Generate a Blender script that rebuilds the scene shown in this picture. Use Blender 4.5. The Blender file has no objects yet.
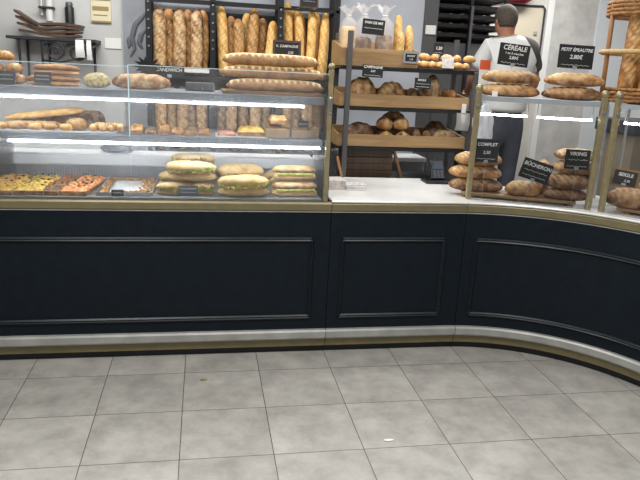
import bpy, bmesh, math, random
from mathutils import Matrix, Vector, noise

C = bpy.context.scene.collection
SC = bpy.context.scene
PI = math.pi

# ------------------------------------------------------------------ camera, world, lights, exposure
cam_d = bpy.data.cameras.new('camera')
cam = bpy.data.objects.new('camera', cam_d)
C.objects.link(cam)
PITCH, YAW, ROLL = 0.25953, -0.18505, 0.04841
fw = Vector((-math.sin(YAW) * math.cos(PITCH), math.cos(YAW) * math.cos(PITCH), -math.sin(PITCH)))
rt = Vector((math.cos(YAW), math.sin(YAW), 0))
up = rt.cross(fw)
r2 = math.cos(ROLL) * rt + math.sin(ROLL) * up
u2 = -math.sin(ROLL) * rt + math.cos(ROLL) * up
mw = Matrix((r2, u2, -fw)).transposed().to_4x4()
mw.translation = Vector((0.1013, -3.2311, 1.6158))
cam.matrix_world = mw
cam_d.sensor_width = 36.0
cam_d.lens = 36.0 * 643.1 / 640.0
cam_d.clip_start = 0.05
SC.camera = cam

w = bpy.data.worlds.new('world')
SC.world = w
w.use_nodes = True
w.node_tree.nodes['Background'].inputs[0].default_value = (0.92, 0.96, 1.0, 1)
w.node_tree.nodes['Background'].inputs[1].default_value = 0.22


def area_light(name, loc, sx, sy, power, col=(1, 0.995, 0.985), rot=(0, 0, 0)):
    d = bpy.data.lights.new(name, 'AREA')
    d.shape = 'RECTANGLE'
    d.size, d.size_y = sx, sy
    d.energy = power
    d.color = col
    o = bpy.data.objects.new(name, d)
    C.objects.link(o)
    o.location = loc
    o.rotation_euler = rot
    return o


area_light('ceiling_lamp_shop', (-0.6, -1.3, 2.93), 1.2, 0.6, 50)
area_light('ceiling_lamp_shop_right', (1.4, -1.6, 2.93), 1.2, 0.6, 44)
area_light('ceiling_lamp_shop_rear', (0.3, -3.6, 2.93), 1.6, 0.6, 26)
area_light('ceiling_lamp_counter_left', (-0.5, 0.95, 2.93), 1.4, 0.3, 36)
area_light('ceiling_lamp_counter_right', (1.6, 0.75, 2.93), 1.4, 0.3, 30)
area_light('ceiling_lamp_back_room', (3.0, 2.3, 2.93), 0.8, 0.5, 48)

SC.view_settings.view_transform = 'Standard'
SC.view_settings.look = 'None'
SC.view_settings.exposure = 0.0
SC.view_settings.gamma = 1.0
SC.view_settings.use_curve_mapping = False


# ------------------------------------------------------------------ materials
def lin(c):
    return tuple(((v / 255) / 12.92 if v / 255 <= 0.04045 else ((v / 255 + 0.055) / 1.055) ** 2.4) for v in c) + (1,)


def plain(name, rgb, rough=0.5, metal=0.0, noise_amt=0.0, noise_scale=20.0, bump=0.0, spec=0.5, alpha=None, trans=0.0):
    m = bpy.data.materials.new(name)
    m.use_nodes = True
    nt = m.node_tree
    b = nt.nodes['Principled BSDF']
    b.inputs['Base Color'].default_value = lin(rgb)
    b.inputs['Roughness'].default_value = rough
    b.inputs['Metallic'].default_value = metal
    b.inputs['Specular IOR Level'].default_value = spec
    if noise_amt or bump:
        tc = nt.nodes.new('ShaderNodeTexCoord')
        n = nt.nodes.new('ShaderNodeTexNoise')
        n.inputs['Scale'].default_value = noise_scale
        n.inputs['Detail'].default_value = 4
        nt.links.new(tc.outputs['Object'], n.inputs['Vector'])
        if noise_amt:
            r = nt.nodes.new('ShaderNodeValToRGB')
            r.color_ramp.elements[0].position = 0.3
            r.color_ramp.elements[1].position = 0.7
            r.color_ramp.elements[0].color = lin([max(0, v * (1 - noise_amt)) for v in rgb])
            r.color_ramp.elements[1].color = lin([min(255, v * (1 + noise_amt)) for v in rgb])
            nt.links.new(n.outputs['Fac'], r.inputs['Fac'])
            nt.links.new(r.outputs['Color'], b.inputs['Base Color'])
        if bump:
            bp = nt.nodes.new('ShaderNodeBump')
            bp.inputs['Strength'].default_value = bump
            bp.inputs['Distance'].default_value = 0.01
            nt.links.new(n.outputs['Fac'], bp.inputs['Height'])
            nt.links.new(bp.outputs['Normal'], b.inputs['Normal'])
    return m


def crust(name, dark, mid, light, score, flour=0.0, scale=14.0, rough=0.62):
    """bread crust: mottled browns, paler where it was slashed, optional flour dust"""
    m = bpy.data.materials.new(name)
    m.use_nodes = True
    nt = m.node_tree
    L = nt.links.new
    b = nt.nodes['Principled BSDF']
    b.inputs['Roughness'].default_value = rough
    tc = nt.nodes.new('ShaderNodeTexCoord')
    oi = nt.nodes.new('ShaderNodeObjectInfo')
    add = nt.nodes.new('ShaderNodeVectorMath')
    add.operation = 'ADD'
    mul = nt.nodes.new('ShaderNodeVectorMath')
    mul.operation = 'SCALE'
    mul.inputs['Scale'].default_value = 9.0
    cmb = nt.nodes.new('ShaderNodeCombineXYZ')
    for i in range(3):
        L(oi.outputs['Random'], cmb.inputs[i])
    L(cmb.outputs[0], mul.inputs[0])
    L(tc.outputs['Object'], add.inputs[0])
    L(mul.outputs[0], add.inputs[1])
    n = nt.nodes.new('ShaderNodeTexNoise')
    n.inputs['Scale'].default_value = scale
    n.inputs['Detail'].default_value = 5
    n.inputs['Roughness'].default_value = 0.6
    L(add.outputs[0], n.inputs['Vector'])
    r = nt.nodes.new('ShaderNodeValToRGB')
    e = r.color_ramp.elements
    e[0].position, e[0].color = 0.30, lin(dark)
    e[1].position, e[1].color = 0.70, lin(light)
    x = e.new(0.5)
    x.color = lin(mid)
    L(n.outputs['Fac'], r.inputs['Fac'])
    at = nt.nodes.new('ShaderNodeAttribute')
    at.attribute_name = 'score'
    mx = nt.nodes.new('ShaderNodeMix')
    mx.data_type = 'RGBA'
    L(at.outputs['Fac'], mx.inputs['Factor'])
    L(r.outputs['Color'], mx.inputs['A'])
    mx.inputs['B'].default_value = lin(score)
    last = mx.outputs['Result']
    if flour > 0:
        n2 = nt.nodes.new('ShaderNodeTexNoise')
        n2.inputs['Scale'].default_value = 32
        n2.inputs['Detail'].default_value = 6
        L(add.outputs[0], n2.inputs['Vector'])
        rr = nt.nodes.new('ShaderNodeMapRange')
        rr.inputs['From Min'].default_value = 0.45
        rr.inputs['From Max'].default_value = 0.65
        rr.inputs['To Max'].default_value = flour
        L(n2.outputs['Fac'], rr.inputs['Value'])
        m2 = nt.nodes.new('ShaderNodeMix')
        m2.data_type = 'RGBA'
        L(rr.outputs['Result'], m2.inputs['Factor'])
        L(last, m2.inputs['A'])
        m2.inputs['B'].default_value = lin((222, 205, 170))
        last = m2.outputs['Result']
    hv = nt.nodes.new('ShaderNodeHueSaturation')
    mr = nt.nodes.new('ShaderNodeMapRange')
    mr.inputs['To Min'].default_value = 0.86
    mr.inputs['To Max'].default_value = 1.12
    L(oi.outputs['Random'], mr.inputs['Value'])
    L(mr.outputs['Result'], hv.inputs['Value'])
    L(last, hv.inputs['Color'])
    L(hv.outputs['Color'], b.inputs['Base Color'])
    n3 = nt.nodes.new('ShaderNodeTexNoise')
    n3.inputs['Scale'].default_value = 70
    n3.inputs['Detail'].default_value = 4
    L(add.outputs[0], n3.inputs['Vector'])
    bp = nt.nodes.new('ShaderNodeBump')
    bp.inputs['Strength'].default_value = 0.6
    bp.inputs['Distance'].default_value = 0.006
    L(n3.outputs['Fac'], bp.inputs['Height'])
    L(bp.outputs['Normal'], b.inputs['Normal'])
    return m


def glass(name, haze=0.0, tint=(1, 1, 1, 1)):
    m = bpy.data.materials.new(name)
    m.use_nodes = True
    nt = m.node_tree
    nt.nodes.clear()
    L = nt.links.new
    o = nt.nodes.new('ShaderNodeOutputMaterial')
    t = nt.nodes.new('ShaderNodeBsdfTransparent')
    t.inputs[0].default_value = tint
    g = nt.nodes.new('ShaderNodeBsdfGlossy')
    g.inputs['Roughness'].default_value = 0.03
    f = nt.nodes.new('ShaderNodeFresnel')
    f.inputs[0].default_value = 1.4
    mx = nt.nodes.new('ShaderNodeMixShader')
    L(f.outputs[0], mx.inputs[0])
    L(t.outputs[0], mx.inputs[1])
    L(g.outputs[0], mx.inputs[2])
    last = mx.outputs[0]
    if haze:
        d = nt.nodes.new('ShaderNodeBsdfDiffuse')
        tr = nt.nodes.new('ShaderNodeBsdfTranslucent')
        ad = nt.nodes.new('ShaderNodeMixShader')
        ad.inputs[0].default_value = 0.6
        L(d.outputs[0], ad.inputs[1])
        L(tr.outputs[0], ad.inputs[2])
        tc = nt.nodes.new('ShaderNodeTexCoord')
        n = nt.nodes.new('ShaderNodeTexNoise')
        n.inputs['Scale'].default_value = 3.0
        n.inputs['Detail'].default_value = 6
        L(tc.outputs['Object'], n.inputs['Vector'])
        mr = nt.nodes.new('ShaderNodeMapRange')
        mr.inputs['From Min'].default_value = 0.3
        mr.inputs['From Max'].default_value = 0.75
        mr.inputs['To Min'].default_value = haze * 0.5
        mr.inputs['To Max'].default_value = haze * 1.7
        L(n.outputs['Fac'], mr.inputs['Value'])
        m2 = nt.nodes.new('ShaderNodeMixShader')
        L(mr.outputs['Result'], m2.inputs[0])
        L(last, m2.inputs[1])
        L(ad.outputs[0], m2.inputs[2])
        last = m2.outputs[0]
    L(last, o.inputs['Surface'])
    return m


def film(name, rgb, opacity):
    """thin cellophane / plastic film"""
    m = bpy.data.materials.new(name)
    m.use_nodes = True
    nt = m.node_tree
    b = nt.nodes['Principled BSDF']
    b.inputs['Base Color'].default_value = lin(rgb)
    b.inputs['Roughness'].default_value = 0.25
    b.inputs['Alpha'].default_value = opacity
    return m


def emit(name, rgb, strength):
    m = bpy.data.materials.new(name)
    m.use_nodes = True
    b = m.node_tree.nodes['Principled BSDF']
    b.inputs['Base Color'].default_value = (1, 1, 1, 1)
    b.inputs['Emission Color'].default_value = lin(rgb)
    b.inputs['Emission Strength'].default_value = strength
    return m


def wood(name, a, bcol, scale=1.0, axis=0, rough=0.5):
    m = bpy.data.materials.new(name)
    m.use_nodes = True
    nt = m.node_tree
    L = nt.links.new
    b = nt.nodes['Principled BSDF']
    b.inputs['Roughness'].default_value = rough
    tc = nt.nodes.new('ShaderNodeTexCoord')
    mp = nt.nodes.new('ShaderNodeMapping')
    s = [30 * scale] * 3
    s[axis] = 2.5 * scale
    mp.inputs['Scale'].default_value = s
    n = nt.nodes.new('ShaderNodeTexNoise')
    n.inputs['Scale'].default_value = 1.0
    n.inputs['Detail'].default_value = 6
    n.inputs['Distortion'].default_value = 0.6
    r = nt.nodes.new('ShaderNodeValToRGB')
    r.color_ramp.elements[0].position, r.color_ramp.elements[0].color = 0.3, lin(a)
    r.color_ramp.elements[1].position, r.color_ramp.elements[1].color = 0.7, lin(bcol)
    L(tc.outputs['Object'], mp.inputs['Vector'])
    L(mp.outputs[0], n.inputs['Vector'])
    L(n.outputs['Fac'], r.inputs['Fac'])
    L(r.outputs['Color'], b.inputs['Base Color'])
    return m


def tile_floor(name, size=0.40, grout=0.0035):
    m = bpy.data.materials.new(name)
    m.use_nodes = True
    nt = m.node_tree
    L = nt.links.new
    N = nt.nodes.new
    b = nt.nodes['Principled BSDF']
    tc = N('ShaderNodeTexCoord')
    sx = N('ShaderNodeSeparateXYZ')
    L(tc.outputs['Object'], sx.inputs[0])

    def edge(sock):
        d = N('ShaderNodeMath'); d.operation = 'DIVIDE'; d.inputs[1].default_value = size
        L(sock, d.inputs[0])
        fr = N('ShaderNodeMath'); fr.operation = 'FLOOR'
        L(d.outputs[0], fr.inputs[0])
        sb = N('ShaderNodeMath'); sb.operation = 'SUBTRACT'
        L(d.outputs[0], sb.inputs[0]); L(fr.outputs[0], sb.inputs[1])
        s5 = N('ShaderNodeMath'); s5.operation = 'SUBTRACT'; s5.inputs[1].default_value = 0.5
        L(sb.outputs[0], s5.inputs[0])
        ab = N('ShaderNodeMath'); ab.operation = 'ABSOLUTE'
        L(s5.outputs[0], ab.inputs[0])
        gt = N('ShaderNodeMath'); gt.operation = 'GREATER_THAN'; gt.inputs[1].default_value = 0.5 - grout / size * 0.5
        L(ab.outputs[0], gt.inputs[0])
        return gt.outputs[0], fr.outputs[0]
    ex, ix = edge(sx.outputs[0])
    ey, iy = edge(sx.outputs[1])
    mxm = N('ShaderNodeMath'); mxm.operation = 'MAXIMUM'
    L(ex, mxm.inputs[0]); L(ey, mxm.inputs[1])
    ci = N('ShaderNodeCombineXYZ')
    L(ix, ci.inputs[0]); L(iy, ci.inputs[1])
    wn = N('ShaderNodeTexWhiteNoise'); wn.noise_dimensions = '3D'
    L(ci.outputs[0], wn.inputs['Vector'])
    off = N('ShaderNodeVectorMath'); off.operation = 'SCALE'; off.inputs['Scale'].default_value = 7.0
    L(wn.outputs['Color'], off.inputs[0])
    ad = N('ShaderNodeVectorMath'); ad.operation = 'ADD'
    L(tc.outputs['Object'], ad.inputs[0]); L(off.outputs[0], ad.inputs[1])
    n = N('ShaderNodeTexNoise'); n.inputs['Scale'].default_value = 6.0; n.inputs['Detail'].default_value = 8
    n.inputs['Roughness'].default_value = 0.65
    L(ad.outputs[0], n.inputs['Vector'])
    r = N('ShaderNodeValToRGB')
    e = r.color_ramp.elements
    e[0].position, e[0].color = 0.28, lin((142, 139, 133))
    e[1].position, e[1].color = 0.75, lin((186, 183, 176))
    L(n.outputs['Fac'], r.inputs['Fac'])
    hv = N('ShaderNodeHueSaturation')
    mr = N('ShaderNodeMapRange'); mr.inputs['To Min'].default_value = 0.95; mr.inputs['To Max'].default_value = 1.04
    L(wn.outputs['Value'], mr.inputs['Value'])
    L(mr.outputs[0], hv.inputs['Value'])
    L(r.outputs[0], hv.inputs['Color'])
    mx = N('ShaderNodeMix'); mx.data_type = 'RGBA'
    L(mxm.outputs[0], mx.inputs['Factor'])
    L(hv.outputs[0], mx.inputs['A'])
    mx.inputs['B'].default_value = lin((72, 66, 60))
    L(mx.outputs['Result'], b.inputs['Base Color'])
    b.inputs['Roughness'].default_value = 0.42
    b.inputs['Specular IOR Level'].default_value = 0.35
    bp = N('ShaderNodeBump'); bp.inputs['Strength'].default_value = 0.4; bp.inputs['Distance'].default_value = 0.003
    bp.invert = True
    L(mxm.outputs[0], bp.inputs['Height'])
    L(bp.outputs['Normal'], b.inputs['Normal'])
    return m


M = {}
M['floor'] = tile_floor('grey_stone_tile')
M['staff_floor'] = plain('dark_staff_floor', (96, 94, 92), 0.6, noise_amt=0.1, noise_scale=5)
M['wall'] = plain('wall_paint', (196, 196, 193), 0.8, noise_amt=0.03, noise_scale=3)
M['wall_blue'] = plain('wall_paint_cool', (178, 182, 190), 0.8, noise_amt=0.02, noise_scale=3)
M['pillar'] = plain('grey_pillar_paint', (140, 143, 147), 0.7, noise_amt=0.06, noise_scale=6)
M['back_wall'] = plain('back_wall_paint', (196, 192, 184), 0.8, noise_amt=0.03, noise_scale=4)
M['ceiling'] = plain('ceiling_paint', (225, 225, 222), 0.9)
M['mottled'] = plain('mottled_grey_panel', (186, 184, 180), 0.7, noise_amt=0.06, noise_scale=9)
M['white'] = plain('white_paint', (222, 222, 218), 0.5)
M['panel'] = plain('dark_navy_lacquer', (19, 27, 34), 0.45, noise_amt=0.10, noise_scale=18, spec=0.16)
M['molding'] = plain('dark_navy_molding', (20, 27, 34), 0.35, noise_amt=0.15, noise_scale=30, spec=0.3)
M['gold'] = plain('brushed_gold_trim', (126, 116, 86), 0.42, 0.35, noise_amt=0.05, noise_scale=12)
M['gold_post'] = plain('champagne_metal', (158, 146, 112), 0.35, 0.45, noise_amt=0.06, noise_scale=25)
M['silver'] = plain('brushed_aluminium', (172, 172, 167), 0.4, 0.35, noise_amt=0.06, noise_scale=10)
M['chrome'] = plain('chrome', (200, 202, 204), 0.18, 0.95)
M['steel'] = plain('stainless_steel', (178, 182, 186), 0.35, 0.6, noise_amt=0.04, noise_scale=15)
M['steel_dark'] = plain('grey_shelf_profile', (120, 126, 134), 0.6, 0.0)
M['black'] = plain('black_metal', (24, 24, 26), 0.45, 0.2)
M['toe'] = plain('black_plinth', (16, 18, 24), 0.4)
M['iron'] = plain('dark_wrought_iron', (58, 58, 62), 0.5, 0.4)
M['rack_grey'] = plain('grey_painted_steel', (92, 92, 94), 0.45, 0.4)
M['marble'] = plain('white_marble', (226, 225, 221), 0.25, noise_amt=0.035, noise_scale=5)
M['enamel'] = plain('white_enamel', (226, 229, 230), 0.35)
M['glass'] = glass('clear_glass')
M['glass_haze'] = glass('veiled_display_glass', 0.05)  # milky reflections imitated by a whitish diffuse veil mixed into the glass
M['glass_edge'] = plain('polished_glass_edge', (205, 228, 235), 0.15, trans=0.5)
M['led'] = emit('led_tube_light', (240, 247, 255), 36.0)
M['led_low'] = emit('led_tube_light_low', (240, 247, 255), 70.0)
M['slate'] = plain('chalkboard_slate', (22, 24, 27), 0.6, noise_amt=0.1, noise_scale=30)
M['chalk'] = plain('white_chalk', (232, 232, 228), 0.9)
M['wood'] = wood('pale_beech_wood', (140, 110, 72), (180, 146, 102))
M['wood_dark'] = wood('aged_board_wood', (112, 82, 52), (150, 114, 74))
M['wood_brown'] = wood('dark_brown_wood', (62, 44, 32), (92, 68, 50), axis=2)
M['wicker'] = plain('woven_wicker', (150, 106, 62), 0.7, noise_amt=0.3, noise_scale=60, bump=0.5)
M['rope'] = plain('pale_rope', (196, 166, 118), 0.8, noise_amt=0.15, noise_scale=90, bump=0.5)
M['pole'] = wood('cane_pole', (140, 96, 58), (176, 128, 84), axis=2)
M['paper'] = plain('white_paper', (232, 231, 226), 0.8)
M['paper_print'] = plain('printed_paper_bag', (214, 206, 200), 0.8, noise_amt=0.12, noise_scale=40)
M['kraft'] = plain('kraft_card', (164, 138, 106), 0.8, noise_amt=0.06)
M['plastic_white'] = plain('white_plastic', (232, 232, 232), 0.4)
M['plastic_black'] = plain('black_plastic', (26, 27, 30), 0.4)
M['lettuce'] = plain('green_lettuce', (196, 204, 110), 0.5, noise_amt=0.3, noise_scale=45)
M['tray_sheet'] = plain('grey_linen_tray', (128, 126, 124), 0.8, noise_amt=0.2, noise_scale=8)
M['film'] = film('cellophane', (232, 226, 220), 0.22)
M['bag_film'] = film('thin_white_plastic', (232, 234, 238), 0.75)
M['cloth_dark'] = plain('dark_grey_cloth', (78, 80, 88), 0.9, noise_amt=0.25, noise_scale=20)
M['tray_dark'] = plain('dark_baking_tray', (74, 74, 77), 0.6, 0.2, noise_amt=0.25, noise_scale=8)
M['red'] = plain('red_fabric', (168, 40, 58), 0.8)
M['orange'] = plain('orange_card', (214, 92, 54), 0.7)
M['crumb'] = plain('brown_crumble', (176, 132, 84), 0.9, noise_amt=0.3, noise_scale=70, bump=1.0)

M['crust_left'] = crust('baguette_crust_brown', (106, 64, 28), (170, 114, 56), (212, 160, 92), (232, 188, 122), 0.22)
M['crust_flour'] = crust('baguette_crust_floured', (92, 60, 36), (150, 106, 64), (196, 154, 104), (222, 186, 132), 0.5)
M['crust_gold'] = crust('baguette_crust_golden', (176, 116, 46), (218, 164, 80), (238, 198, 118), (246, 216, 152), 0.12)
M['crust_ficelle'] = crust('long_loaf_crust', (104, 70, 38), (138, 98, 56), (166, 124, 76), (230, 204, 154), 0.08)
M['crust_round'] = crust('country_loaf_crust', (94, 56, 28), (164, 108, 54), (216, 164, 96), (232, 192, 128), 0.45)
M['crust_dark'] = crust('dark_rye_crust', (62, 40, 30), (96, 62, 44), (130, 92, 66), (150, 110, 80), 0.25)
M['crust_case'] = crust('case_loaf_crust', (84, 50, 26), (150, 100, 54), (204, 158, 98), (228, 192, 134), 0.25)
M['crust_case_dark'] = crust('case_dark_loaf_crust', (62, 38, 24), (112, 72, 42), (156, 110, 66), (198, 154, 102), 0.25)
M['crust_roll'] = crust('roll_crust', (180, 120, 62), (212, 156, 90), (232, 188, 124), (240, 208, 150), 0.0)
M['bun'] = crust('sandwich_bun', (178, 134, 78), (222, 184, 124), (238, 208, 152), (242, 220, 172), 0.15, scale=9)
M['pastry'] = crust('glazed_pastry', (104, 66, 36), (164, 114, 62), (208, 160, 100), (230, 192, 130), 0.0, scale=30, rough=0.4)
M['seed'] = crust('seeded_crust', (70, 66, 54), (176, 160, 110), (222, 206, 150), (226, 206, 150), 0.3, scale=60)
M['pizza_yellow'] = crust('potato_pizza_top', (200, 116, 48), (236, 194, 84), (248, 228, 132), (248, 232, 160), 0.0, scale=60, rough=0.5)
M['pizza_red'] = crust('tomato_pizza_top', (190, 76, 44), (226, 138, 84), (246, 212, 150), (246, 214, 150), 0.0, scale=60, rough=0.5)
M['pizza_dark'] = crust('olive_pizza_top', (62, 52, 44), (120, 92, 62), (190, 150, 90), (190, 150, 90), 0.0, scale=38, rough=0.5)
M['olive'] = plain('black_olive', (44, 38, 40), 0.3)
M['tart'] = crust('tart_filling', (136, 78, 40), (196, 138, 72), (226, 190, 124), (234, 206, 146), 0.0, scale=36, rough=0.45)
M['herb'] = plain('green_herbs', (120, 124, 66), 0.7)
M['herb2'] = plain('orange_pepper', (206, 110, 58), 0.6)
M['ham'] = plain('pink_ham', (214, 150, 132), 0.5, noise_amt=0.1)
M['skin'] = plain('skin', (176, 126, 98), 0.55, noise_amt=0.04)
M['hair'] = plain('dark_hair', (78, 69, 62), 0.8, noise_amt=0.2, noise_scale=120, bump=0.5)
M['tee'] = plain('white_cotton', (222, 222, 220), 0.9, noise_amt=0.02, noise_scale=12, bump=0.15)
M['tee_dark'] = plain('dark_grey_cotton', (74, 72, 74), 0.9)
M['trousers'] = plain('dark_trousers', (66, 68, 78), 0.9, noise_amt=0.15, noise_scale=10)
M['shoe'] = plain('black_shoe', (26, 26, 28), 0.5)

# ------------------------------------------------------------------ object helpers
WM = {}


def thing(name, label, cat, loc=(0, 0, 0), rot=(0, 0, 0), group=None):
    o = bpy.data.objects.new(name, None)
    o.empty_display_size = 0.05
    C.objects.link(o)
    o.location = loc
    o.rotation_euler = rot
    WM[o] = Matrix.LocRotScale(Vector(loc), bpy_euler(rot), None)
    tag(o, label, cat, group)
    return o


def bpy_euler(rot):
    from mathutils import Euler
    return Euler(rot)


def tag(o, label, cat, group=None):
    o['label'] = label
    o['category'] = cat
    if group:
        o['group'] = group
    return o


def obj(name, bm, m, parent=None, world=True, smooth=None, label=None, loc=None, rot=None):
    """link a bmesh as ONE mesh object; world=True: its coordinates are world coordinates"""
    bmesh.ops.recalc_face_normals(bm, faces=bm.faces)
    if parent is not None and world:
        bm.transform(WM[parent].inverted())
    me = bpy.data.meshes.new(name)
    bm.to_mesh(me)
    bm.free()
    me.materials.append(M[m] if isinstance(m, str) else m)
    o = bpy.data.objects.new(name, me)
    C.objects.link(o)
    base = Matrix.Identity(4)
    if loc is not None or rot is not None:
        o.location = loc or (0, 0, 0)
        o.rotation_euler = rot or (0, 0, 0)
        base = Matrix.LocRotScale(Vector(loc or (0, 0, 0)), bpy_euler(rot or (0, 0, 0)), None)
    if parent is not None:
        o.parent = parent
        WM[o] = WM[parent] @ base
    else:
        WM[o] = base
    if smooth is not None:
        for p in me.polygons:
            p.use_smooth = True
        if smooth is not True:
            try:
                me.set_sharp_from_angle(angle=math.radians(smooth))
            except Exception:
                pass
    if label:
        o['label'] = label
    return o


def struct(name, bm, m, **k):
    o = obj(name, bm, m, **k)
    if k.get('parent') is None:
        o['kind'] = 'structure'
    return o


def nb():
    return bmesh.new()


def box(bm, x0, x1, y0, y1, z0, z1, bev=0.0, mat=None):
    vs = [bm.verts.new(p) for p in ((x0, y0, z0), (x1, y0, z0), (x1, y1, z0), (x0, y1, z0), (x0, y0, z1), (x1, y0, z1), (x1, y1, z1), (x0, y1, z1))]
    fs = [bm.faces.new([vs[i] for i in f]) for f in ((0, 1, 2, 3), (7, 6, 5, 4), (0, 4, 5, 1), (1, 5, 6, 2), (2, 6, 7, 3), (3, 7, 4, 0))]
    if bev:
        es = list({e for f in fs for e in f.edges})
        r = bmesh.ops.bevel(bm, geom=es, offset=bev, segments=2, profile=0.5, affect='EDGES')
        vs = list({v for v in vs if v.is_valid} | set(r['verts']))
    if mat is not None:
        bmesh.ops.transform(bm, matrix=mat, verts=vs)
    return vs


def tube(bm, pts, r, n=8, closed=False, cap=True):
    pts = [Vector(p) for p in pts]
    rs = r if isinstance(r, (list, tuple)) else [r] * len(pts)
    rings = []
    prev = None
    for i, p in enumerate(pts):
        if closed:
            d = pts[(i + 1) % len(pts)] - pts[i - 1]
        else:
            d = pts[min(i + 1, len(pts) - 1)] - pts[max(i - 1, 0)]
        d.normalize()
        if prev is None:
            a = Vector((0, 0, 1)) if abs(d.z) < 0.9 else Vector((1, 0, 0))
            u = d.cross(a).normalized()
        else:
            u = (prev - d * prev.dot(d)).normalized()
        v = d.cross(u)
        prev = u
        rings.append([bm.verts.new(p + (u * math.cos(2 * PI * k / n) + v * math.sin(2 * PI * k / n)) * rs[i]) for k in range(n)])
    m = len(rings)
    for i in range(m if closed else m - 1):
        A, B = rings[i], rings[(i + 1) % m]
        for k in range(n):
            bm.faces.new((A[k], A[(k + 1) % n], B[(k + 1) % n], B[k]))
    if cap and not closed:
        bm.faces.new(rings[0][::-1])
        bm.faces.new(rings[-1])


def lathe(bm, prof, n=20, mat=None):
    rings = []
    vs = []
    for r, z in prof:
        ring = [bm.verts.new((max(r, 1e-4) * math.cos(2 * PI * k / n), max(r, 1e-4) * math.sin(2 * PI * k / n), z)) for k in range(n)]
        rings.append(ring)
        vs += ring
    for A, B in zip(rings, rings[1:]):
        for k in range(n):
            bm.faces.new((A[k], A[(k + 1) % n], B[(k + 1) % n], B[k]))
    bm.faces.new(rings[0][::-1])
    bm.faces.new(rings[-1])
    if mat is not None:
        bmesh.ops.transform(bm, matrix=mat, verts=vs)


def ball(bm, c, r, sub=2, sc=(1, 1, 1)):
    m = Matrix.Translation(c) @ Matrix.Diagonal((sc[0], sc[1], sc[2], 1))
    bmesh.ops.create_icosphere(bm, subdivisions=sub, radius=r, matrix=m)


def prism(bm, poly, z0, z1, mat=None):
    a = [bm.verts.new((x, y, z0)) for x, y in poly]
    b = [bm.verts.new((x, y, z1)) for x, y in poly]
    bm.faces.new(a[::-1])
    bm.faces.new(b)
    n = len(poly)
    for i in range(n):
        bm.faces.new((a[i], a[(i + 1) % n], b[(i + 1) % n], b[i]))
    if mat is not None:
        bmesh.ops.transform(bm, matrix=mat, verts=a + b)


# counter front: straight along x, then an arc bending towards the shop
CX, CY, R0 = 1.53, -0.815, 1.015


def path(s, d):
    if s <= CX:
        return (s, 0.20 + d)
    t = (s - CX) / R0
    if t > PI / 2:
        return (CX + R0 + d, CY - (t - PI / 2) * R0)
    return (CX + (R0 + d) * math.sin(t), CY + (R0 + d) * math.cos(t))


def samples(s0, s1):
    out = [s0]
    if s0 < CX < s1:
        out.append(CX)
    a = max(s0, CX)
    if s1 > CX:
        n = max(2, int((s1 - a) / 0.05))
        out += [a + (s1 - a) * i / n for i in range(1, n + 1)]
    else:
        out.append(s1)
    return out


def sweep(bm, prof, s0, s1):
    """sweep a (depth, height) outline along the counter front"""
    rings = []
    for s in samples(s0, s1):
        rings.append([bm.verts.new((*path(s, d), z)) for d, z in prof])
    n = len(prof)
    for A, B in zip(rings, rings[1:]):
        for k in range(n):
            bm.faces.new((A[k], A[(k + 1) % n], B[(k + 1) % n], B[k]))
    bm.faces.new(rings[0][::-1])
    bm.faces.new(rings[-1])


def rect(d0, d1, z0, z1):
    return [(d0, z0), (d1, z0), (d1, z1), (d0, z1)]


def copy_tree(o, parent=None):
    c = o.copy()
    C.objects.link(c)
    if parent is not None:
        c.parent = parent
    for ch in list(o.children):
        copy_tree(ch, c)
    return c


ORD = ['leftmost', 'second', 'third', 'fourth', 'fifth', 'sixth', 'seventh', 'eighth', 'ninth', 'tenth', 'eleventh', 'twelfth']


def nth(i, n):
    if i == 0:
        return 'leftmost'
    if i == n - 1:
        return 'rightmost'
    return ORD[i] + ' from left'


# ------------------------------------------------------------------ the setting
bm = nb(); box(bm, -3.2, 4.6, -5.2, 1.02, -0.05, 0.0); struct('floor', bm, 'floor')
bm = nb(); box(bm, -3.2, 4.6, 1.02, 3.6, -0.05, 0.28); struct('floor_staff', bm, 'staff_floor')
bm = nb(); box(bm, -3.2, 4.6, -5.2, 3.6, 2.95, 3.05); struct('ceiling', bm, 'ceiling')
bm = nb(); box(bm, -3.2, -0.49, 2.0, 2.12, 0.28, 2.95); struct('wall_left_back', bm, 'wall')
bm = nb(); box(bm, -0.49, -0.30, 1.96, 2.12, 0.28, 2.95); struct('wall_pillar', bm, 'pillar')
bm = nb(); box(bm, -0.30, 1.84, 2.0, 2.12, 0.28, 2.95); struct('wall_middle', bm, 'wall_blue')
bm = nb(); box(bm, 1.84, 1.95, 1.97, 2.14, 0.28, 2.95); struct('trim_1', bm, 'rack_grey')
bm = nb(); box(bm, 1.6, 4.6, 3.3, 3.42, 0.28, 2.95); struct('wall_back', bm, 'back_wall')
bm = nb(); box(bm, -3.3, -3.2, -5.2, 3.6, -0.05, 2.95); struct('wall_left', bm, 'wall')
bm = nb(); box(bm, 4.6, 4.7, -5.2, 3.6, -0.05, 2.95); struct('wall_right', bm, 'wall')


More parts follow.
